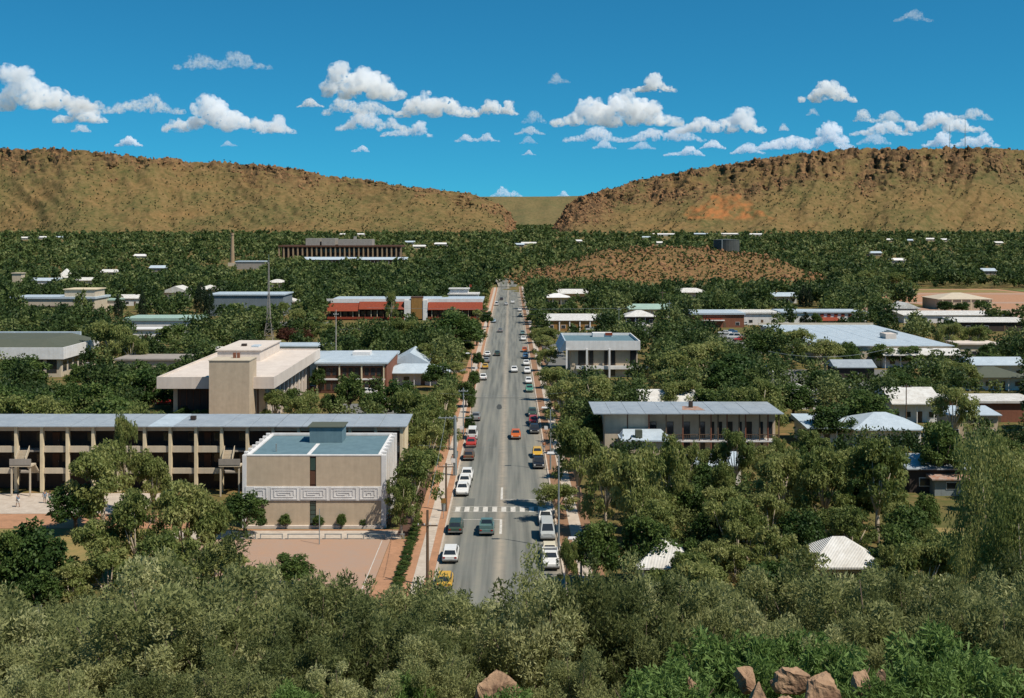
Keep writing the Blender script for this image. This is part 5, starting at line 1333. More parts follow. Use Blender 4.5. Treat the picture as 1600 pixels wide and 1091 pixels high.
# ---------------------------------------------------------------- sign board, people
def sign():
    X, D, Z = ray(52, 944, 2.0)
    T = Thing('sign_board', 'white notice board on posts among bushes at the lower left', 'sign', (X, D, Z))
    s = D / FOC
    T.box('board', M_white, -12.5 * s, 12.5 * s, 0, .06, 1.3, 1.3 + 16 * s, local=True)
    for k in (-1, 1): T.box('post', M_steel, k * 9 * s - .04, k * 9 * s + .04, .061, .13, -.3, 1.3 + 17 * s, local=True)
    T.box('faded_panel', M_zincp, -5 * s, 5 * s, -.012, -.002, 1.3 + 3 * s, 1.3 + 9 * s, local=True)
    CLEAR.append((36, 924, 70, 946, D)); FOOT.append((X - .6, X + .6, D - 2.5, D + .5))
sign()
SKIN = mat('skin', (.36, .2, .13), scale=4); HAIR = mat('dark_hair', (.03, .02, .015), scale=5)
def skinned(name, verts, edges, rads, m_, parent):
    me = bpy.data.meshes.new(name); me.from_pydata(verts, edges, [])
    o = link(bpy.data.objects.new(name, me), parent)
    sk = o.modifiers.new('s', 'SKIN'); su = o.modifiers.new('d', 'SUBSURF'); su.levels = 1; su.render_levels = 1
    for i, r_ in enumerate(rads): me.skin_vertices[0].data[i].radius = (r_, r_ * .85) if not isinstance(r_, tuple) else r_
    me.skin_vertices[0].data[0].use_root = True
    m2 = bpy.data.meshes.new_from_object(o.evaluated_get(bpy.context.evaluated_depsgraph_get()))
    o.modifiers.clear(); o.data = m2; m2.materials.clear(); m2.materials.append(m_)
    m2.polygons.foreach_set('use_smooth', [True] * len(m2.polygons))
    return o
def person(label, x, yb, shirt, pants, rz=0, step=.12, ht=1.7):
    X, D, Z = ray(x, yb)
    T = Thing('person', label, 'person', (X, D, Z + .03), None, rz)
    k = ht / 1.7
    J = dict(pel=(0, 0, .95), wai=(0, .0, 1.1), che=(0, 0, 1.32), nek=(0, 0, 1.46), hed=(0, .02, 1.58), top=(0, .02, 1.68), ls=(-.17, 0, 1.40), le=(-.24, -.02, 1.12), lw=(-.25, .08, .88), lf=(-.25, .11, .79), rsh=(.17, 0, 1.40), re=(.24, -.03, 1.12), rw=(.25, .1, .88), rf=(.25, .13, .79),
             lh=(-.09, 0, .90), lk=(-.1, step * .6, .5), la=(-.1, step, .09), lt=(-.1, step + .17, .04), rh=(.09, 0, .90), rk=(.1, -step * .3, .5), ra=(.1, -step, .09), rt=(.1, -step + .17, .04))
    N = list(J); P = [tuple(c * k for c in J[n]) for n in N]; ix = {n: i for i, n in enumerate(N)}
    E = [('pel', 'wai'), ('wai', 'che'), ('che', 'nek'), ('nek', 'hed'), ('hed', 'top'), ('che', 'ls'), ('ls', 'le'), ('le', 'lw'), ('lw', 'lf'), ('che', 'rsh'), ('rsh', 're'), ('re', 'rw'), ('rw', 'rf'), ('pel', 'lh'), ('lh', 'lk'), ('lk', 'la'), ('la', 'lt'), ('pel', 'rh'), ('rh', 'rk'), ('rk', 'ra'), ('ra', 'rt')]
    rad = dict(pel=.14, wai=.12, che=.14, nek=.055, hed=.095, top=.06, ls=.06, le=.045, lw=.033, lf=.035, rsh=.06, re=.045, rw=.033, rf=.035, lh=.085, lk=.06, la=.045, lt=.035, rh=.085, rk=.06, ra=.045, rt=.035)
    skinned('body', P, [(ix[a], ix[b]) for a, b in E], [rad[n] * k for n in N], SKIN, T.o)
    def sub(nm, keys, m_, g):
        jj = {n: i for i, n in enumerate(keys)}
        skinned(nm, [P[ix[n]] for n in keys], [(jj[a], jj[b]) for a, b in E if a in jj and b in jj], [rad[n] * k * g for n in keys], m_, T.o)
    sub('shirt', ['wai', 'pel', 'che', 'ls', 'le', 'rsh', 're'], shirt, 1.16); sub('trousers', ['pel', 'lh', 'lk', 'rh', 'rk'], pants, 1.15)
    v, f = tube([(0, .0, 1.60 * k), (0, .0, 1.68 * k), (0, 0, 1.72 * k)], [.11 * k, .1 * k, .04 * k], 8); T.mesh('hair', v, f, HAIR, local=True, smooth_=True)
CB, CW, CG, CT = mat('blue_cloth', (.12, .22, .33), scale=4), mat('white_cloth', (.6, .58, .54), scale=4), mat('grey_cloth', (.16, .17, .18), scale=4), mat('green_cloth', (.08, .2, .16), scale=4)
person('person in blue shirt standing by the school columns', 70, 787, CB, CG, .4)
person('person in white shirt standing right of the blue-shirted one', 78, 788, CW, CT, -.5)
person('person in pale blue walking on the forecourt at the left edge', 28, 793, CB, CW, 1.2, .2)
person('person in orange top standing on the right footpath', 850, 706, mat('orange_cloth', (.5, .16, .04), scale=4), CG, .2)
person('person in white walking on the left footpath near the steel pole', 707, 728, CW, CG, 0, .22)

# ---------------------------------------------------------------- foreground rocks
M_rock = mat('red_rock', (0.43, 0.28, 0.17), (0.16, 0.085, 0.05), scale=3.2, rough=.95, bump=1.0, bscale=9, detail=10)
def rock(label, x, y, wpx, hpx, D, seed, flat=1.0):
    X = (x - VPX) / FOC * D; zc = EYE - (y + 36 - HOR) / FOC * D
    s = D / FOC
    bm = bmesh.new(); bmesh.ops.create_icosphere(bm, subdivisions=4, radius=1)
    co = np.array([v.co[:] for v in bm.verts])
    d = fbm3(co * 1.1 + seed * 3.1, 5)
    co = co * (1 + .38 * d)[:, None]
    q = co.copy()
    # fracture planes
    rr = np.random.RandomState(seed)
    for k in range(16):
        nrm = rr.normal(size=3); nrm /= np.linalg.norm(nrm); lim = rr.uniform(.34, .8)
        pr = q @ nrm; q -= np.clip(pr - lim, 0, None)[:, None] * nrm
    q += q * (.07 * fbm3(co * 5 + seed, 4) - .10 * np.clip(.12 - np.abs(fbm3(co * 2.2 + seed * 2, 3)), 0, 1) / .12)[:, None]
    q *= np.array([wpx / 2 * s * .9, wpx / 2 * s * .7, hpx * s * .8 * flat])
    for v, c in zip(bm.verts, q): v.co = c
    me = bpy.data.meshes.new('boulder'); bm.to_mesh(me); bm.free(); me.materials.append(M_rock)
    o = link(bpy.data.objects.new('boulder', me)); o.location = (X, D, zc - hpx * s * .35); tag(o, label, 'rock', 'rocks on the hilltop')
for i, a in enumerate((('large rounded orange rock at the bottom edge below the street', 772, 1022, 120, 62, 15.5), ('cracked pale slab leaning left at the bottom of the picture', 1185, 1048, 90, 60, 14.5), ('dark hollowed red rock behind the cracked slabs', 1245, 1020, 80, 40, 16), ('big ribbed pale slab, widest of the bottom rocks', 1285, 1036, 115, 62, 14.6),
                       ('round orange boulder right of the ribbed slab', 1350, 1026, 70, 50, 15), ('small pinkish boulder beside the orange one', 1377, 1026, 28, 30, 15.2), ('low rock at the bottom edge under the ribbed slab', 1240, 1072, 110, 40, 14), ('flat rock in the bottom corner beside the green shrub', 1560, 1085, 130, 30, 14), ('small red rock left of the rounded orange rock', 705, 1062, 70, 40, 15), ('small rock below the bright green bushes', 1020, 1072, 60, 26, 14.2), ('half buried rock between green bushes', 1085, 1030, 40, 40, 16), ('rock under the wide green bush', 1165, 1022, 60, 30, 16.5))):
    rock(*a, seed=i + 3)

# ---------------------------------------------------------------- foliage
LM = dict(gum=leaf_mat('gum_leaves', [(.05, .085, .018), (.145, .18, .046), (.27, .285, .09), (.40, .38, .15)], .42, .35),
          broad=leaf_mat('dense_green_leaves', [(.016, .04, .010), (.042, .08, .017), (.09, .135, .03), (.16, .20, .052)], .3, .4),
          cypress=leaf_mat('cypress_leaves', [(.010, .022, .009), (.02, .036, .014), (.035, .052, .02)], .1, .4),
          red=leaf_mat('reddish_leaves', [(.05, .02, .014), (.10, .035, .02), (.10, .075, .03)], .2, .3),
          acacia=leaf_mat('acacia_leaves', [(.05, .066, .018), (.14, .16, .052), (.29, .30, .115), (.50, .48, .24)], .42, .62),
          oleander=leaf_mat('long_green_leaves', [(.05, .09, .018), (.12, .195, .045), (.21, .30, .09)], .3, .3),
          scrub=leaf_mat('scrub_leaves', [(.02, .028, .01), (.045, .055, .018), (.085, .09, .03)], .15, .2),
          belt=leaf_mat('distant_leaves', [(.016, .036, .009), (.045, .075, .018), (.10, .135, .035), (.21, .225, .078)], .3, .1))
BARK = dict(gum=mat('pale_gum_bark', (.50, .42, .32), (.33, .25, .17), scale=1.5), broad=mat('dark_bark', (.12, .085, .06), (.08, .055, .04), scale=2))
def leaf_cloud(P, d, l, w, tint):
    """one rhombic leaf per row"""
    n = len(P)
    d = d / (np.linalg.norm(d, axis=1, keepdims=True) + 1e-9)
    r = rs.normal(size=(n, 3)); s = np.cross(d, r); s /= (np.linalg.norm(s, axis=1, keepdims=True) + 1e-9)
    l = np.broadcast_to(np.asarray(l, float), (n,))[:, None]; w = np.broadcast_to(np.asarray(w, float), (n,))[:, None]
    V = np.stack([P - d * l / 2, P + s * w / 2, P + d * l / 2, P - s * w / 2], 1).reshape(-1, 3)
    Fq = np.arange(4 * n).reshape(n, 4)
    return V, Fq, np.repeat(tint, 4)
def foliage_mesh(name, V, Fq, tint, m):
    me = np_mesh(name, V, Fq, m)
    at = me.attributes.new('tint', 'FLOAT', 'POINT'); at.data.foreach_set('value', np.clip(tint, 0, 1).astype(np.float32))
    return me
def ball(n, power=.45):
    p = rs.normal(size=(n, 3)); p /= np.linalg.norm(p, axis=1, keepdims=True)
    return p * (rs.rand(n, 1) ** power)
def clumps_to_leaves(C, r, n, flat, l, w, droop, out=.5):
    P = []; D = []; T = []
    for c, rr in zip(C, r):
        k = max(4, int(n * (rr / np.mean(r)) ** 2))
        q = ball(k); P.append(c + q * np.array([rr, rr, rr * flat]))
        D.append(q * out + rs.normal(size=(k, 3)) * .6 + np.array([0, 0, -droop])); T.append(np.clip(rs.rand() * .6 + rs.rand(k) * .4, 0, 1))
    P = np.concatenate(P); D = np.concatenate(D); T = np.concatenate(T)
    sz = rs.uniform(.65, 1.45, len(P))
    return leaf_cloud(P, D, l * sz, w * sz, T)
def limbs(path_list, m):
    parts = [tube(p, r, 6) for p, r in path_list]
    v, f = merge(parts)
    me = bpy.data.meshes.new('trunk'); me.from_pydata(v, [], f); me.materials.append(m)
    me.polygons.foreach_set('use_smooth', [True] * len(me.polygons))
    return me
def make_proto(kind, seed):
    """unit tree 10 m tall, about 8 m wide"""
    global rs
    rs = np.random.RandomState(seed * 31 + len(kind))
    if kind in ('gum', 'slim', 'fine'):
        n = 44; C = []
        wide = 1.0 if kind != 'slim' else 1.0
        lean = rs.uniform(-.6, .6, 2)
        heads = [(rs.uniform(-2, 2), rs.uniform(-2, 2), rs.uniform(6.2, 8.8), rs.uniform(1.3, 2.2)) for _ in range(6)] + [(lean[0], lean[1], 8.5, 1.4)]
        for i in range(n):
            hx, hy, hz, hr = heads[i % len(heads)]
            q = ball(1, .5)[0]; C.append([hx * 1.15 + q[0] * hr, hy * 1.15 + q[1] * hr, min(max(hz + q[2] * hr * .95 - (hr * .6 if i % 3 == 0 else 0), 2.6), 9.6)])
        for i in range(10): a = rs.uniform(0, 6.28); C.append([3.0 * math.cos(a) * rs.uniform(.7, 1.15), 3.0 * math.sin(a) * rs.uniform(.7, 1.15), rs.uniform(2.6, 6)])
        C = np.array(C); r = rs.uniform(.55, 1.15, len(C))
        dens = 130 if kind != 'fine' else 300
        sz = 1.0 if kind != 'fine' else .40
        V, Fq, T = clumps_to_leaves(C, r, dens, .95, .40 * sz, .17 * sz, .9)
        L = [([(0, 0, -.3), (.1, .05, 1.6), (.15, .1, 3.2)], [.30, .24, .2])]
        for hx, hy, hz, hr in heads: L.append(([(.15, .1, 2.6), (hx * .5, hy * .5, 4.6), (hx * 1.1, hy * 1.1, hz)], [.16, .1, .03]))
        return limbs(L, BARK['gum']), foliage_mesh('crown', V, Fq, T, LM['gum'])
    if kind == 'broad':
        C = []; n = 60
        q = ball(n, .28); q[:, 2] = np.abs(q[:, 2]) * 1.0 - .15
        C = q * np.array([3.2, 3.2, 4.6]) + np.array([0, 0, 4.4]) + rs.normal(size=(n, 3)) * .35
        C[:, 2] = np.clip(C[:, 2], 1.9, 9.3); r = rs.uniform(.7, 1.25, n)
        V, Fq, T = clumps_to_leaves(C, r, 110, .85, .40, .25, .2, 1.0)
        L = [([(0, 0, -.3), (.05, 0, 1.4), (0, .1, 3.0)], [.32, .25, .2])]
        for k in range(6):
            a = k * 1.05 + rs.rand(); L.append(([(0, .05, 2.2), (1.2 * math.cos(a), 1.2 * math.sin(a), 4.2), (2.3 * math.cos(a), 2.3 * math.sin(a), 6)], [.15, .09, .03]))
        return limbs(L, BARK['broad']), foliage_mesh('crown', V, Fq, T, LM['broad'])
    if kind == 'red':
        t, c = make_proto('broad', seed + 50); c.materials[0] = LM['red']; return t, c
    if kind == 'cypress':
        n = 90; z = rs.rand(n) ** .8 * 9.3 + .5; a = rs.rand(n) * 6.28
        rad = 3.1 * np.clip(np.minimum(z / 1.5, (10.2 - z) / 5.5), 0, 1) ** .7
        C = np.stack([rad * .75 * np.cos(a), rad * .75 * np.sin(a), z], 1); r = np.full(n, 1.0) * (.5 + .35 * rad / 3)
        V, Fq, T = clumps_to_leaves(C, r, 60, 1.3, .42, .22, -.9, .4)
        return limbs([([(0, 0, -.3), (0, 0, 9)], [.4, .08])], BARK['broad']), foliage_mesh('crown', V, Fq, T, LM['cypress'])
    if kind == 'acacia':          # unit shrub 3 m tall, 3.6 m wide, many fine leaves on fanned stems
        stems = []; C = []
        for k in range(15):
            a = k * .42 * 2 + rs.rand() * .6; rr = rs.uniform(.4, 1.7); hz = rs.uniform(1.9, 3.0) * (1 - .12 * rr)
            tip = np.array([rr * math.cos(a), rr * math.sin(a), hz])
            stems.append(([(0, 0, -.4), tuple(tip * .5 + np.array([0, 0, -.1])), tuple(tip)], [.035, .022, .006]))
            for t in np.linspace(.34, 1.0, 7): C.append(tip * t + rs.normal(size=3) * .16)
            if k % 2 == 0: C.append(tip * 1.1 + rs.normal(size=3) * .08)
        C = np.array(C); C[:, 2] = np.maximum(C[:, 2], .45); r = rs.uniform(.14, .40, len(C))
        V, Fq, T = clumps_to_leaves(C, r, 210, 1.0, .10, .029, -.5, .6)
        return limbs(stems, BARK['broad']), foliage_mesh('crown', V, Fq, T, LM['acacia'])
    if kind == 'oleander':        # unit bush 1.6 m tall, 2.4 m wide, long strap leaves
        q = ball(70, .3); C = q * np.array([1.0, 1.0, .65]) + np.array([0, 0, .85]); C[:, 2] = np.clip(C[:, 2], .2, 1.5)
        V, Fq, T = clumps_to_leaves(C, rs.uniform(.18, .3, 70), 110, .9, .15, .03, .35, 1.2)
        return limbs([([(0, 0, -.3), (.3 * math.cos(a), .3 * math.sin(a), .6), (.8 * math.cos(a), .8 * math.sin(a), 1.2)], [.04, .03, .01]) for a in (0, 1, 2.1, 3.2, 4.3, 5.3)], BARK['broad']), foliage_mesh('crown', V, Fq, T, LM['oleander'])
UNIT = dict(gum=(10, 8), slim=(10, 8), fine=(10, 8), broad=(10, 8), red=(10, 8), cypress=(10, 6.2), acacia=(3, 3.7), oleander=(1.6, 2.5))
NVAR = dict(gum=4, slim=1, fine=1, broad=4, red=1, cypress=2, acacia=4, oleander=2)
PROTO = {k: [make_proto(k, i + 1) for i in range(n)] for k, n in NVAR.items()}
rs = np.random.RandomState(99)
LOOK = dict(gum='grey-green gum tree', slim='slender gum tree', fine='loose-leaved gum tree', broad='dense dark green tree', red='reddish-leaved tree', cypress='dark columnar cypress', acacia='olive acacia bush', oleander='bright green long-leaved bush')
NAME = dict(gum='gum_tree', slim='gum_tree', fine='gum_tree', broad='shade_tree', red='red_tree', cypress='cypress_tree', acacia='acacia_shrub', oleander='green_shrub')
PLANTS = []       # x, y, z, height, width, kind, photo x, photo y of the middle
def put(X, D, h, w, kind, z=None):
    if z is None: z = float(terr(X, D))
    px, py = proj(X, D, z + h * .55)
    PLANTS.append((X, D, z, h, w, kind, px, py))
def tree(x, yt, h, wpx, kind):
    X, D, Z = ray(x, yt, h)
    w = wpx * D / FOC
    if w > 1.45 * h:                      # a wide clump is two trees standing together
        put(X - w * .25, D + .6, h, w * .62, kind, Z); put(X + w * .25, D - .6, h * .93, w * .62, kind, Z); return D
    put(X, D, h, w, kind, Z)
    return D
EXPL = [
 (52, 800, 9, 125, 'broad'), (12, 812, 8.5, 80, 'broad'), (118, 745, 6.5, 95, 'broad'), (160, 690, 10.5, 120, 'gum'), (197, 646, 12.5, 44, 'slim'), (240, 700, 9, 70, 'gum'), (212, 764, 9.5, 100, 'gum'), (288, 742, 10.5, 120, 'gum'), (325, 772, 8.5, 90, 'gum'), (250, 828, 8, 130, 'gum'),
 (382, 756, 6.2, 76, 'broad'), (340, 842, 6.5, 110, 'gum'), (170, 858, 6, 110, 'gum'), (110, 880, 5, 90, 'gum'), (452, 857, 4.0, 74, 'broad'), (150, 805, 7, 100, 'gum'), (210, 870, 6, 110, 'gum'), (295, 872, 6, 120, 'gum'), (390, 880, 5, 80, 'gum'), (60, 880, 5.5, 80, 'broad'), (1010, 855, 4.5, 40, 'gum'), (1068, 850, 5.5, 50, 'broad'), (1100, 862, 5, 60, 'gum'), (1255, 850, 5.5, 50, 'gum'), (1385, 850, 5.5, 60, 'gum'), (1440, 820, 6, 60, 'gum'), (1150, 850, 5.5, 80, 'gum'), (1215, 860, 5, 60, 'broad'), (645, 690, 10, 112, 'gum'), (628, 745, 7, 62, 'gum'),
 (412, 803, 1.7, 14, 'broad'), (446, 800, 2.0, 22, 'broad'), (497, 801, 1.9, 22, 'broad'), (533, 799, 2.1, 18, 'broad'), (568, 808, 1.3, 14, 'broad'),
 (655, 605, 10, 85, 'gum'), (692, 602, 8, 56, 'gum'), (626, 585, 8.5, 70, 'broad'), (590, 604, 6.5, 60, 'broad'), (668, 652, 8.5, 70, 'gum'), (702, 640, 6.5, 40, 'gum'), (686, 560, 7, 52, 'broad'), (648, 640, 8, 50, 'gum'), (737, 612, 4.2, 17, 'broad'), (734, 643, 4.0, 20, 'broad'), (747, 546, 5, 22, 'broad'), (741, 575, 5, 22, 'broad'), (728, 590, 6, 34, 'broad'),
 (712, 478, 14, 95, 'broad'), (690, 500, 11, 64, 'broad'), (638, 495, 10, 84, 'gum'), (600, 508, 9, 80, 'broad'), (560, 520, 8, 76, 'broad'), (668, 535, 8, 60, 'gum'), (620, 530, 7, 60, 'broad'), (745, 500, 8, 34, 'broad'), (762, 482, 7, 22, 'broad'), (700, 462, 8, 22, 'slim'), (612, 455, 13, 24, 'slim'), (480, 480, 9, 60, 'gum'), (455, 470, 9, 60, 'gum'), (500, 500, 8, 60, 'gum'),
 (545, 574, 9.5, 56, 'broad'), (498, 568, 6.5, 28, 'broad'), (430, 604, 7.2, 50, 'gum'), (475, 612, 7.2, 62, 'gum'), (455, 600, 6.5, 40, 'broad'), (515, 610, 5, 40, 'broad'), (335, 622, 5.5, 26, 'cypress'), (376, 606, 7, 19, 'cypress'), (300, 632, 4, 60, 'broad'), (352, 632, 4, 60, 'broad'),
 (178, 498, 13, 78, 'gum'), (205, 520, 10, 50, 'gum'), (240, 556, 8, 90, 'broad'), (200, 576, 7, 70, 'broad'), (108, 588, 8, 62, 'broad'), (36, 545, 10.5, 85, 'broad'), (62, 598, 8.5, 70, 'broad'), (150, 604, 5.5, 66, 'broad'), (95, 616, 6, 74, 'broad'), (25, 600, 8, 60, 'broad'), (205, 624, 6.5, 38, 'gum'), (120, 562, 7, 40, 'broad'), (270, 590, 6, 60, 'broad'),
 (314, 442, 13, 24, 'cypress'), (327, 452, 12, 20, 'cypress'), (223, 455, 11, 14, 'cypress'), (185, 460, 10, 15, 'cypress'), (382, 470, 8.5, 72, 'broad'), (300, 500, 9, 110, 'broad'), (350, 512, 7, 74, 'broad'), (60, 474, 7.5, 76, 'broad'), (95, 500, 5, 60, 'broad'), (130, 490, 6, 50, 'broad'), (462, 506, 7, 56, 'red'), (428, 487, 6.5, 24, 'red'),
 (905, 650, 12, 92, 'gum'), (870, 750, 4.8, 78, 'gum'), (880, 590, 9, 70, 'gum'), (925, 586, 7, 60, 'broad'), (948, 690, 11, 90, 'gum'), (1000, 690, 12.5, 100, 'gum'), (1045, 676, 12, 74, 'gum'), (930, 800, 7.5, 90, 'broad'), (1010, 792, 8, 100, 'broad'), (1150, 770, 9, 110, 'gum'), (1148, 668, 9, 60, 'gum'), (1072, 688, 9, 52, 'gum'),
 (1220, 700, 10, 92, 'gum'), (1290, 690, 11, 110, 'gum'), (1370, 682, 12, 120, 'gum'), (1252, 780, 8, 84, 'broad'), (1332, 790, 7, 90, 'gum'), (1402, 780, 6, 62, 'gum'), (1448, 762, 5.5, 48, 'broad'), (1470, 640, 11, 80, 'broad'), (1490, 600, 10, 74, 'gum'), (1262, 690, 7, 50, 'broad'), (1100, 530, 10.5, 92, 'gum'), (1060, 546, 10, 84, 'gum'), (1150, 542, 11, 104, 'broad'), (1190, 512, 10, 62, 'broad'), (1230, 512, 10, 84, 'gum'), (1290, 527, 9, 70, 'gum'), (1326, 528, 8.5, 42, 'broad'), (1400, 532, 7, 84, 'broad'), (1440, 537, 6, 64, 'broad'), (1500, 502, 9.5, 76, 'gum'), (1562, 532, 6, 64, 'broad'), (1540, 545, 6, 40, 'broad'),
 (1380, 422, 14, 92, 'gum'), (1342, 434, 11, 62, 'gum'), (1412, 440, 11, 50, 'gum'), (1176, 465, 8, 32, 'broad'), (845, 500, 5.5, 30, 'broad'), (965, 482, 8, 26, 'broad'), (1255, 446, 10, 16, 'cypress'), (1264, 450, 9, 14, 'cypress'), (1258, 488, 6, 20, 'cypress'), (1275, 486, 6, 22, 'broad'), (858, 470, 6, 26, 'broad'), (885, 474, 6, 28, 'broad'), (838, 476, 5, 18, 'broad'), (1560, 480, 6, 40, 'broad'), (1490, 468, 6, 50, 'broad'), (1532, 466, 6, 24, 'broad'),
 (1110, 694, 6.5, 52, 'gum'), (1192, 692, 6.5, 56, 'gum'), (1215, 680, 7, 40, 'gum'), (1080, 745, 7, 80, 'broad'), (1130, 715, 8, 50, 'gum'), (885, 840, 5.5, 40, 'gum'), (1085, 830, 5, 60, 'broad'), (1110, 840, 6, 80, 'gum'), (1200, 820, 7, 90, 'gum'), (975, 640, 6, 60, 'broad'), (930, 640, 7, 50, 'broad'), (1180, 600, 8, 80, 'broad'), (1240, 590, 8, 80, 'broad'), (1350, 600, 9, 100, 'broad'), (1300, 620, 8, 80, 'broad'), (1290, 570, 8, 70, 'broad'), (1400, 570, 8, 80, 'broad'), (1500, 560, 8, 70, 'gum'), (1110, 600, 8, 80, 'broad'), (1060, 590, 8, 70, 'gum'), (1000, 600, 6.5, 60, 'broad'), (1040, 575, 7, 60, 'gum'),
]
for e in EXPL:
    d_ = tree(*e)
    if e[4] == 'cypress': CLEAR.append((e[0] - e[3] * .4, e[1], e[0] + e[3] * .4, e[1] + 34, d_ or PLANTS[-1][1]))
# the loose tree leaning in at the right edge of the hilltop
for (x, yt, D, w) in ((1572, 665, 42, 4.6), (1610, 740, 38, 4.0), (1548, 790, 40, 3.2)):
    X = (x - VPX) / FOC * D; z = float(terr(X, D)); put(X, D, EYE - (yt - HOR) / FOC * D - z, w, 'fine', z)
FA = np.array(FOOT); CA = np.array(CLEAR)
def free(X, D, w, h, margin=0.0):
    if np.any((FA[:, 0] - margin < X) & (X < FA[:, 1] + margin) & (FA[:, 2] - margin < D) & (D < FA[:, 3] + margin)): return False
    z = float(terr(X, D))
    px, yt = proj(X, D, z + h); yb = proj(X, D, z)[1]; hw = w / 2 * FOC / D * .75
    return not np.any((D < CA[:, 4] - 1) & (px + hw > CA[:, 0]) & (px - hw < CA[:, 2]) & (yt + 1 < CA[:, 3]) & (yb > CA[:, 1]))
rf = random.Random(5)
def fill(d0, d1, step, x_lo, x_hi, kinds, hr, lim, out, jit=.45, thin=0.0):
    D = d0; PA = np.array([(p[0], p[1], p[4]) for p in PLANTS])
    while D < d1:
        x = max(-.5 * D, x_lo)
        while x < min(.5 * D, x_hi):
            X = x + rf.uniform(-jit, jit) * step; Y = D + rf.uniform(-jit, jit) * step
            h = rf.uniform(*hr); w = h * rf.uniform(.7, 1.05); k = rf.choice(kinds)
            if rf.random() > thin and free(X, Y, w, h, .6) and not (-12.5 < X < 9.5 and Y < 726):
                near = np.any((X - PA[:, 0]) ** 2 + (Y - PA[:, 1]) ** 2 < (.24 * (w + PA[:, 2])) ** 2)
                if not near: out.append((X, Y, h, w, k))
            x += step
        D += step
for k in range(16): put(-12.3 + rf.uniform(-.5, .5), 190 + k * 27 + rf.uniform(-6, 6), rf.uniform(4.5, 7), rf.uniform(4, 6), rf.choice(['broad', 'gum']))
for k in range(20): put(9.6 + rf.uniform(-.6, .8), 160 + k * 25 + rf.uniform(-5, 5), rf.uniform(5, 8.5), rf.uniform(5.5, 8), rf.choice(['broad', 'gum']))
auto = []
fill(98, 172, 5.2, 10.5, 95, ['gum', 'gum', 'broad'], (4.5, 8.0), 0, auto)
fill(168, 300, 5.8, -160, 160, ['broad', 'broad', 'gum'], (4.5, 11), 0, auto)
fill(300, 780, 7.9, -400, 400, ['broad', 'broad', 'gum'], (4.5, 13), 0, auto, .48)
# the largest on show stay single trees, the rest join the distant mass
auto.sort(key=lambda a: -(a[2] * a[3]) / a[1] ** 2)
room = max(0, 299 - len(PLANTS))
for a in auto[:room]: put(*a)
far_auto = auto[room:]

# shrubs on the slope of the lookout hill
SKYL = [(-200, 915), (0, 920), (60, 940), (95, 900), (150, 880), (300, 868), (380, 872), (430, 885), (480, 880), (560, 872), (600, 918), (640, 928), (700, 930), (740, 945), (785, 958), (797, 905), (830, 872), (870, 862), (940, 870), (995, 896), (1062, 896), (1080, 880), (1130, 868), (1200, 860), (1255, 892), (1370, 892), (1390, 880), (1440, 870), (1500, 800), (1560, 760), (1800, 750)]
sx_, sy_ = [a[0] for a in SKYL], [a[1] for a in SKYL]
shr = []
def shrub_fill(d0, d1, step, hr, kind='acacia'):
    D = d0
    while D < d1:
        x = -.56 * D
        while x < .56 * D:
            X = x + rf.uniform(-.45, .45) * step; Y = D + rf.uniform(-.45, .45) * step
            z = float(terr(X, Y)); px = VPX + FOC * X / Y
            h = rf.uniform(*hr); w = h * rf.uniform(.85, 1.25)
            hwp = w * .42 * FOC / Y
            ylim = max(np.interp(px, sx_, sy_), np.interp(px - hwp, sx_, sy_) - 12, np.interp(px + hwp, sx_, sy_) - 12)
            if px + hwp > 32 and px - hwp < 74: ylim = max(ylim, 950)
            hmax = EYE - (ylim - HOR) / FOC * Y - z
            h2 = min(h, hmax)
            if h2 > .42 * h and h2 > .7 and not any(a < X < b and c < Y < d for a, b, c, d in FOOT): shr.append((X, Y, h2, w * (.6 + .4 * h2 / h), kind))
            x += step
        D += step
shrub_fill(20, 30, 2.45, (2.0, 3.9)); shrub_fill(30, 50, 3.1, (3.4, 6.2)); shrub_fill(50, 92, 5.4, (4.2, 7.0))
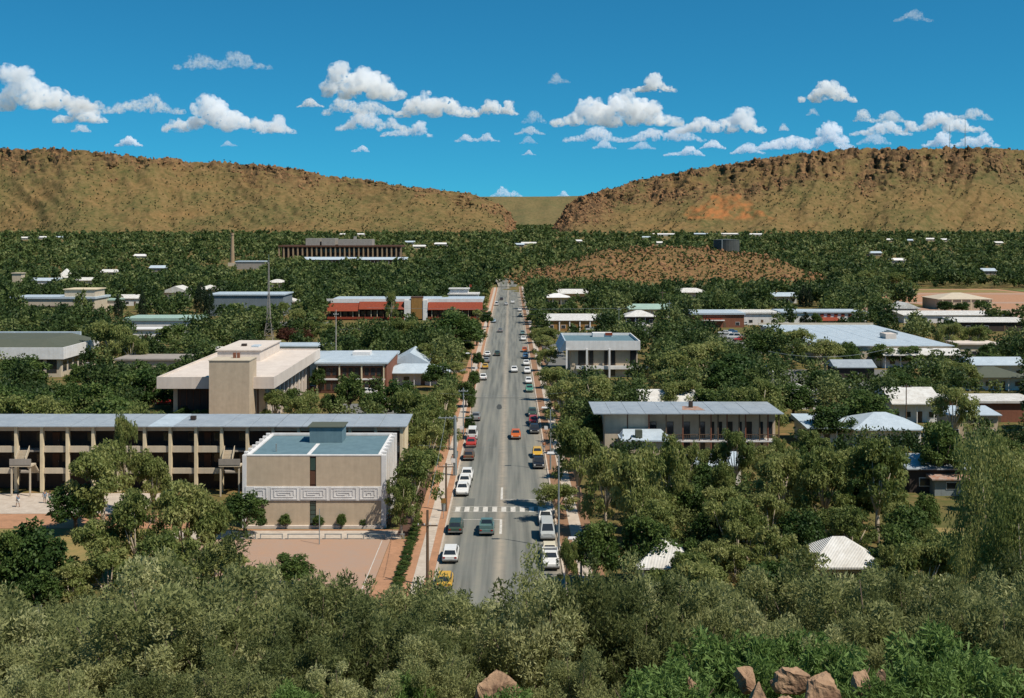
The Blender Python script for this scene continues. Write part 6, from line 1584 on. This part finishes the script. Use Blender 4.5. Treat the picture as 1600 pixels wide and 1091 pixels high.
# bright long-leaved bushes and hand-set shrubs nearest the camera
for (x, y, D, h, w, k) in ((1130, 985, 18.5, 1.5, 2.0, 'oleander'), (1175, 992, 18.3, 1.3, 1.6, 'oleander'), (1010, 1050, 15.5, .75, 1.2, 'oleander'), (1060, 1036, 16.2, .8, 1.3, 'oleander'), (1260, 985, 18.6, 1.2, 1.6, 'oleander'), (1310, 1004, 17.4, 1.0, 1.4, 'oleander'), (1205, 1015, 17, .8, 1.0, 'oleander'), (1470, 985, 18.6, 1.5, 2.1, 'oleander'), (1430, 1030, 16.2, .8, 1.2, 'oleander'), (1530, 1020, 16.8, 1.2, 1.7, 'oleander'), (1385, 1062, 14.8, .55, .9, 'oleander'), (1330, 1066, 14.6, .45, .8, 'oleander'), (635, 1045, 16.5, .8, .8, 'oleander'), (800, 1078, 14.4, .35, .8, 'oleander'), (450, 1068, 15.5, .6, .9, 'oleander'), (1100, 1075, 14.3, .4, .8, 'oleander'),
                            (60, 1000, 18, 1.9, 2.4, 'acacia'), (180, 990, 18.5, 2.1, 2.6, 'acacia'), (290, 1000, 18, 2.0, 2.5, 'acacia'), (400, 985, 18.6, 2.2, 2.7, 'acacia'), (510, 985, 18.4, 2.1, 2.6, 'acacia'), (600, 985, 18.8, 2.2, 2.6, 'acacia'), (690, 985, 19.4, 1.9, 2.2, 'acacia'), (850, 940, 20, 2.9, 2.9, 'acacia'), (940, 930, 20.4, 3.0, 3.0, 'acacia'), (1010, 960, 20, 2.4, 2.5, 'acacia'), (120, 1050, 15.5, 1.2, 1.7, 'acacia'), (250, 1055, 15.4, 1.2, 1.8, 'acacia'), (370, 1052, 15.5, 1.3, 1.8, 'acacia'), (540, 1050, 15.8, 1.2, 1.6, 'acacia'), (0, 1045, 15.6, 1.4, 1.9, 'acacia'), (900, 1020, 16.6, 1.4, 1.7, 'acacia'), (1580, 950, 19, 2.6, 2.6, 'acacia'), (1400, 960, 20, 1.9, 2.3, 'acacia'), (1080, 930, 21, 2.4, 2.6, 'acacia'), (660, 1000, 17.2, 1.3, 1.6, 'acacia'), (470, 1020, 16.8, 1.5, 2, 'acacia')):
    X = (x - VPX) / FOC * D; zt = EYE - (y - h * .5 * 0 - HOR) / FOC * D
    z = float(terr(X, D)); h2 = max(h, zt - z); shr.append((X, D, h2, w * (1 + .35 * (h2 / h - 1)), k))
for (X, D, h, w, k) in shr: put(X, D, h, w, k)
# clipped hedge by the school footpath: small single bushes
for k in range(14): put(-11.05, 112.5 + k * 1.9, .9, 1.5, 'broad')

LAND = [('the tan school hall', 495, 760, 136), ('the long school block', 180, 720, 155), ('the white office block', 370, 600, 206), ('the brown offices', 560, 585, 249), ('the red arcade', 630, 480, 456), ('the blue-grey shed', 384, 475, 485), ('the white flat-roofed building', 250, 505, 400), ('the green-roofed offices', 80, 545, 276), ('the blue-roofed hall', 90, 462, 490), ('the left kerb', 700, 640, 230), ('the grey gabled house', 645, 560, 268),
        ('the white corner office', 940, 550, 276), ('the long motel', 1080, 660, 176), ('the supermarket', 1350, 525, 320), ('the cream shop', 900, 503, 410), ('the red sign shop', 1150, 490, 420), ('the white cottage', 1000, 495, 434), ('the long white sheds', 1500, 495, 450), ('the timber shed', 1465, 725, 155), ('the grey hip-roofed house', 1385, 665, 186), ('the cream-white iron roof', 1035, 870, 112), ('the bright white hip roof', 1315, 870, 112), ('the silver van', 870, 800, 135), ('the knoll', 1050, 430, 760), ('the dark green roof', 1550, 580, 260), ('the store with red squares', 1288, 490, 430), ('the schoolyard', 450, 880, 122), ('the notice board', 50, 935, 60), ('the bottom rocks', 1270, 1040, 15), ('the rounded orange rock', 772, 1035, 15.5), ('the white-roofed house with cooler', 1300, 670, 188)]
UP = [(50, 'the notice board'), (150, 'the dark shade tree'), (280, 'the big gum clump'), (400, 'the long rails'), (470, 'the schoolyard bush'), (560, 'the schoolyard'), (650, 'the school footpath'), (700, 'the yellow hatchback'), (775, 'the open street'), (865, 'the white pickup'), (950, 'the roadside lamp'), (1035, 'the cream-white roof'), (1150, 'the olive gum'), (1230, 'the shaded grove'), (1315, 'the bright white roof'), (1400, 'the lawn'), (1465, 'the timber shed'), (1560, 'the loose-leaved gum')]
def relation(p):
    X, D, z, h, w, k, px, py = p
    if k in ('acacia', 'oleander'):
        b = min(UP, key=lambda u: abs(u[0] - px))
        return 'below %s %s' % (b[1], 'by the rocks' if D < 19.6 else ('in the front row' if D < 26 else ('halfway down the slope' if D < 44 else 'at the slope foot')))
    b = min(LAND, key=lambda l: (px - l[1]) ** 2 + ((py - l[2]) * 1.4) ** 2)
    dx = px - b[1]
    if D < b[3] * .93: r_ = 'in front of'
    elif D > b[3] * 1.1: r_ = 'behind'
    else: r_ = 'left of' if dx < 0 else 'right of'
    return r_ + ' ' + b[0]
def size(h, k):
    if k in ('acacia', 'oleander'): return 'small' if h < 1.5 else ('tall' if h > 3.2 else 'spreading')
    return 'small' if h < 5 else ('tall' if h > 9 else 'medium')
fam = {}
PL2 = []
for p in PLANTS:
    l_ = '%s %s %s' % (size(p[3], p[5]), LOOK[p[5]], relation(p)); fam.setdefault(l_, []).append(p)
words_ = ['first', 'second', 'third', 'fourth', 'fifth', 'sixth', 'seventh', 'eighth', 'ninth', 'tenth', 'eleventh', 'twelfth', 'thirteenth', 'fourteenth', 'fifteenth', 'sixteenth', 'seventeenth', 'eighteenth', 'nineteenth', 'twentieth']
for l_, ps in fam.items():
    ps.sort(key=lambda p: p[6])
    for i, p in enumerate(ps):
        if len(ps) == 1: lab = l_
        elif i < len(words_): lab = l_ + ', %s from left' % words_[i]
        else: lab = l_ + ', %s from left' % ('twenty-' + words_[i - 20] if i < 29 else 'last')
        PL2.append((lab, p))
for i, (lab, (X, D, z, h, w, k, px, py)) in enumerate(PL2):
    vs = PROTO[k]; tm, cm = vs[rf.randrange(len(vs))]
    uh, uw = UNIT[k]
    r_ = link(bpy.data.objects.new(NAME[k], None)); r_.empty_display_size = .3
    r_.location = (X, D, z - .03); r_.rotation_euler = (0, 0, rf.uniform(0, 6.28)); r_.scale = (w / uw, w / uw, h / uh)
    tag(r_, lab, 'bush' if k in ('acacia', 'oleander') else 'tree', 'bushes on the lookout slope' if k in ('acacia', 'oleander') else 'trees of the town')
    link(bpy.data.objects.new('stems' if k in ('acacia', 'oleander') else 'trunk', tm), r_); link(bpy.data.objects.new('crown', cm), r_)

# ---------------------------------------------------------------- distant trees as one mass, scrub and boulders on the hills
rs = np.random.RandomState(41)
def mass(name, rows, m, lai, px_leaf, lmin=.3):
    """rows: X, D, z, h, w"""
    Vs = []; Ts = []
    for (X, D, z, h, w) in rows:
        l = max(px_leaf * D / 1152, lmin)
        n = int(min(max(lai * .78 * h * w / (.28 * l * l), 12), 650))
        nc = max(3, min(14, n // 8)); C = ball(nc, .35) * np.array([w * .36, w * .36, h * .34]) + np.array([0, 0, h * .60])
        ci = rs.randint(0, nc, n); q = ball(n, .5) * (w * .22)
        P = C[ci] + q; P[:, 2] = np.clip(P[:, 2], .12 * h, h)
        d = q + rs.normal(size=(n, 3)) * w * .12
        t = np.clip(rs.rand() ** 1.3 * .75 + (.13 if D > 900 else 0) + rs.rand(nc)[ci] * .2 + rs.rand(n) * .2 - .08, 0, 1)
        V, _, T = leaf_cloud(P + np.array([X, D, z]), d, l * rs.uniform(.7, 1.35, n), l * .55 * rs.uniform(.7, 1.3, n), t)
        Vs.append(V); Ts.append(T)
    V = np.concatenate(Vs); T = np.concatenate(Ts)
    me = foliage_mesh(name, V, np.arange(len(V)).reshape(-1, 4), T, m)
    print(name, len(rows), 'plants', len(V) // 4, 'leaves')
    return me
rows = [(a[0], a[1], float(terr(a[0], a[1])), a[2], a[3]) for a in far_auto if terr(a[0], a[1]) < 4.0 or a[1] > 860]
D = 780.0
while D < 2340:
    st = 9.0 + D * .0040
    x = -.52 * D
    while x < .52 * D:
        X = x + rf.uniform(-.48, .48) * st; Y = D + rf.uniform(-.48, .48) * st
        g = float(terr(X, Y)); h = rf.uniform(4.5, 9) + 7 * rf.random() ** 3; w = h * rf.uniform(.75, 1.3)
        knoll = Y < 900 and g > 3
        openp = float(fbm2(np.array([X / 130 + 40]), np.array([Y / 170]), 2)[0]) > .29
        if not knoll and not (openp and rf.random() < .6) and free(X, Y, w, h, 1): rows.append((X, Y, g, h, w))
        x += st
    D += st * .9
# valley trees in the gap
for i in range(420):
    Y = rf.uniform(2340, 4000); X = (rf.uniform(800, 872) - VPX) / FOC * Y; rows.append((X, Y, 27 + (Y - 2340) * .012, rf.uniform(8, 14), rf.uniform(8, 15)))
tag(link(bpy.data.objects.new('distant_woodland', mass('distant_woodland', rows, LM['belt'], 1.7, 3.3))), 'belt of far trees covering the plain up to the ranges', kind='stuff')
rows = []
for (X, D_, Z, rk, scr, T, h) in HILLS:
    nr, nc = X.shape
    for i in range(4200):
        a = int(min(rf.random() ** .9 * 112, 116)); b = rf.randrange(nc)
        if h[b] < 12 or scr[a, b] > .3 or (a < 105 and rf.random() < .3 + 1.1 * float(fbm2(np.array([b / 30.]), np.array([a / 20.]), 2)[0])): continue
        if not (-.5 < X[a, b] / D_[a, b] < .5): continue
        s = rf.uniform(.9, 3.2) * (1.5 if rf.random() < .08 else 1); rows.append((X[a, b], D_[a, b], Z[a, b] - .4, s * 1.3, s * 1.5))
tag(link(bpy.data.objects.new('hillside_scrub', mass('hillside_scrub', rows, LM['scrub'], 1.6, 1.15))), 'dark scrub dotted over both ranges', kind='stuff')
rows = []
for i in range(3600):
    X, Y = rf.uniform(-10, 230), rf.uniform(705, 850); g = float(terr(X, Y))
    if g > 1.5: s = rf.uniform(.7, 2.0); rows.append((X, Y, g - .2, s, s * 1.4))
tag(link(bpy.data.objects.new('knoll_scrub', mass('knoll_scrub', rows, LM['belt'], 1.6, 1.6))), 'low scrub growing between the boulders of the knoll', kind='stuff')
def boulders(name, pts, m):
    bm = bmesh.new(); bmesh.ops.create_icosphere(bm, subdivisions=1, radius=1)
    base = np.array([v.co[:] for v in bm.verts]); fc = np.array([[v.index for v in f.verts] for f in bm.faces]); bm.free()
    n = len(pts); P = np.array([p[:3] for p in pts]); S = np.array([p[3] for p in pts])
    q = base[None] * (1 + .28 * rs.normal(size=(n, len(base), 1))) * S[:, None, None] * rs.uniform(.6, 1.4, (n, 1, 3))
    V = (q + P[:, None]).reshape(-1, 3); Fq = (fc[None] + (np.arange(n) * len(base))[:, None, None]).reshape(-1, 3)
    return tag(link(bpy.data.objects.new(name, np_mesh(name, V, Fq, m))), kind='stuff')
M_boul = mat('orange_boulders', (0.30, 0.155, 0.068), (0.14, 0.068, 0.034), scale=.25, rough=.95)
pts = []
for i in range(2600):
    X, Y = rf.uniform(-5, 225), rf.uniform(700, 835); g = float(terr(X, Y))
    if g > 2 and fbm2(np.array([X / 30 + 3]), np.array([Y / 25]), 3)[0] > -.18: pts.append((X, Y, g, rf.uniform(.3, 1.15) * (1.8 if rf.random() < .08 else 1)))
boulders('knoll_boulders', pts, M_boul)['label'] = 'orange boulders strewn over the knoll'
pts = []
for (X, D_, Z, rk, scr, T, h) in HILLS:
    nr, nc = X.shape
    for i in range(6000):
        a = rf.randrange(40, 112); b = rf.randrange(nc)
        if rk[a, b] > .35 and h[b] > 10 and abs(X[a, b] / D_[a, b]) < .5: pts.append((X[a, b], D_[a, b], Z[a, b], rf.uniform(1.0, 3.4)))
boulders('cliff_boulders', pts, M_boul)['label'] = 'red boulders and ledges below the crests of the ranges'
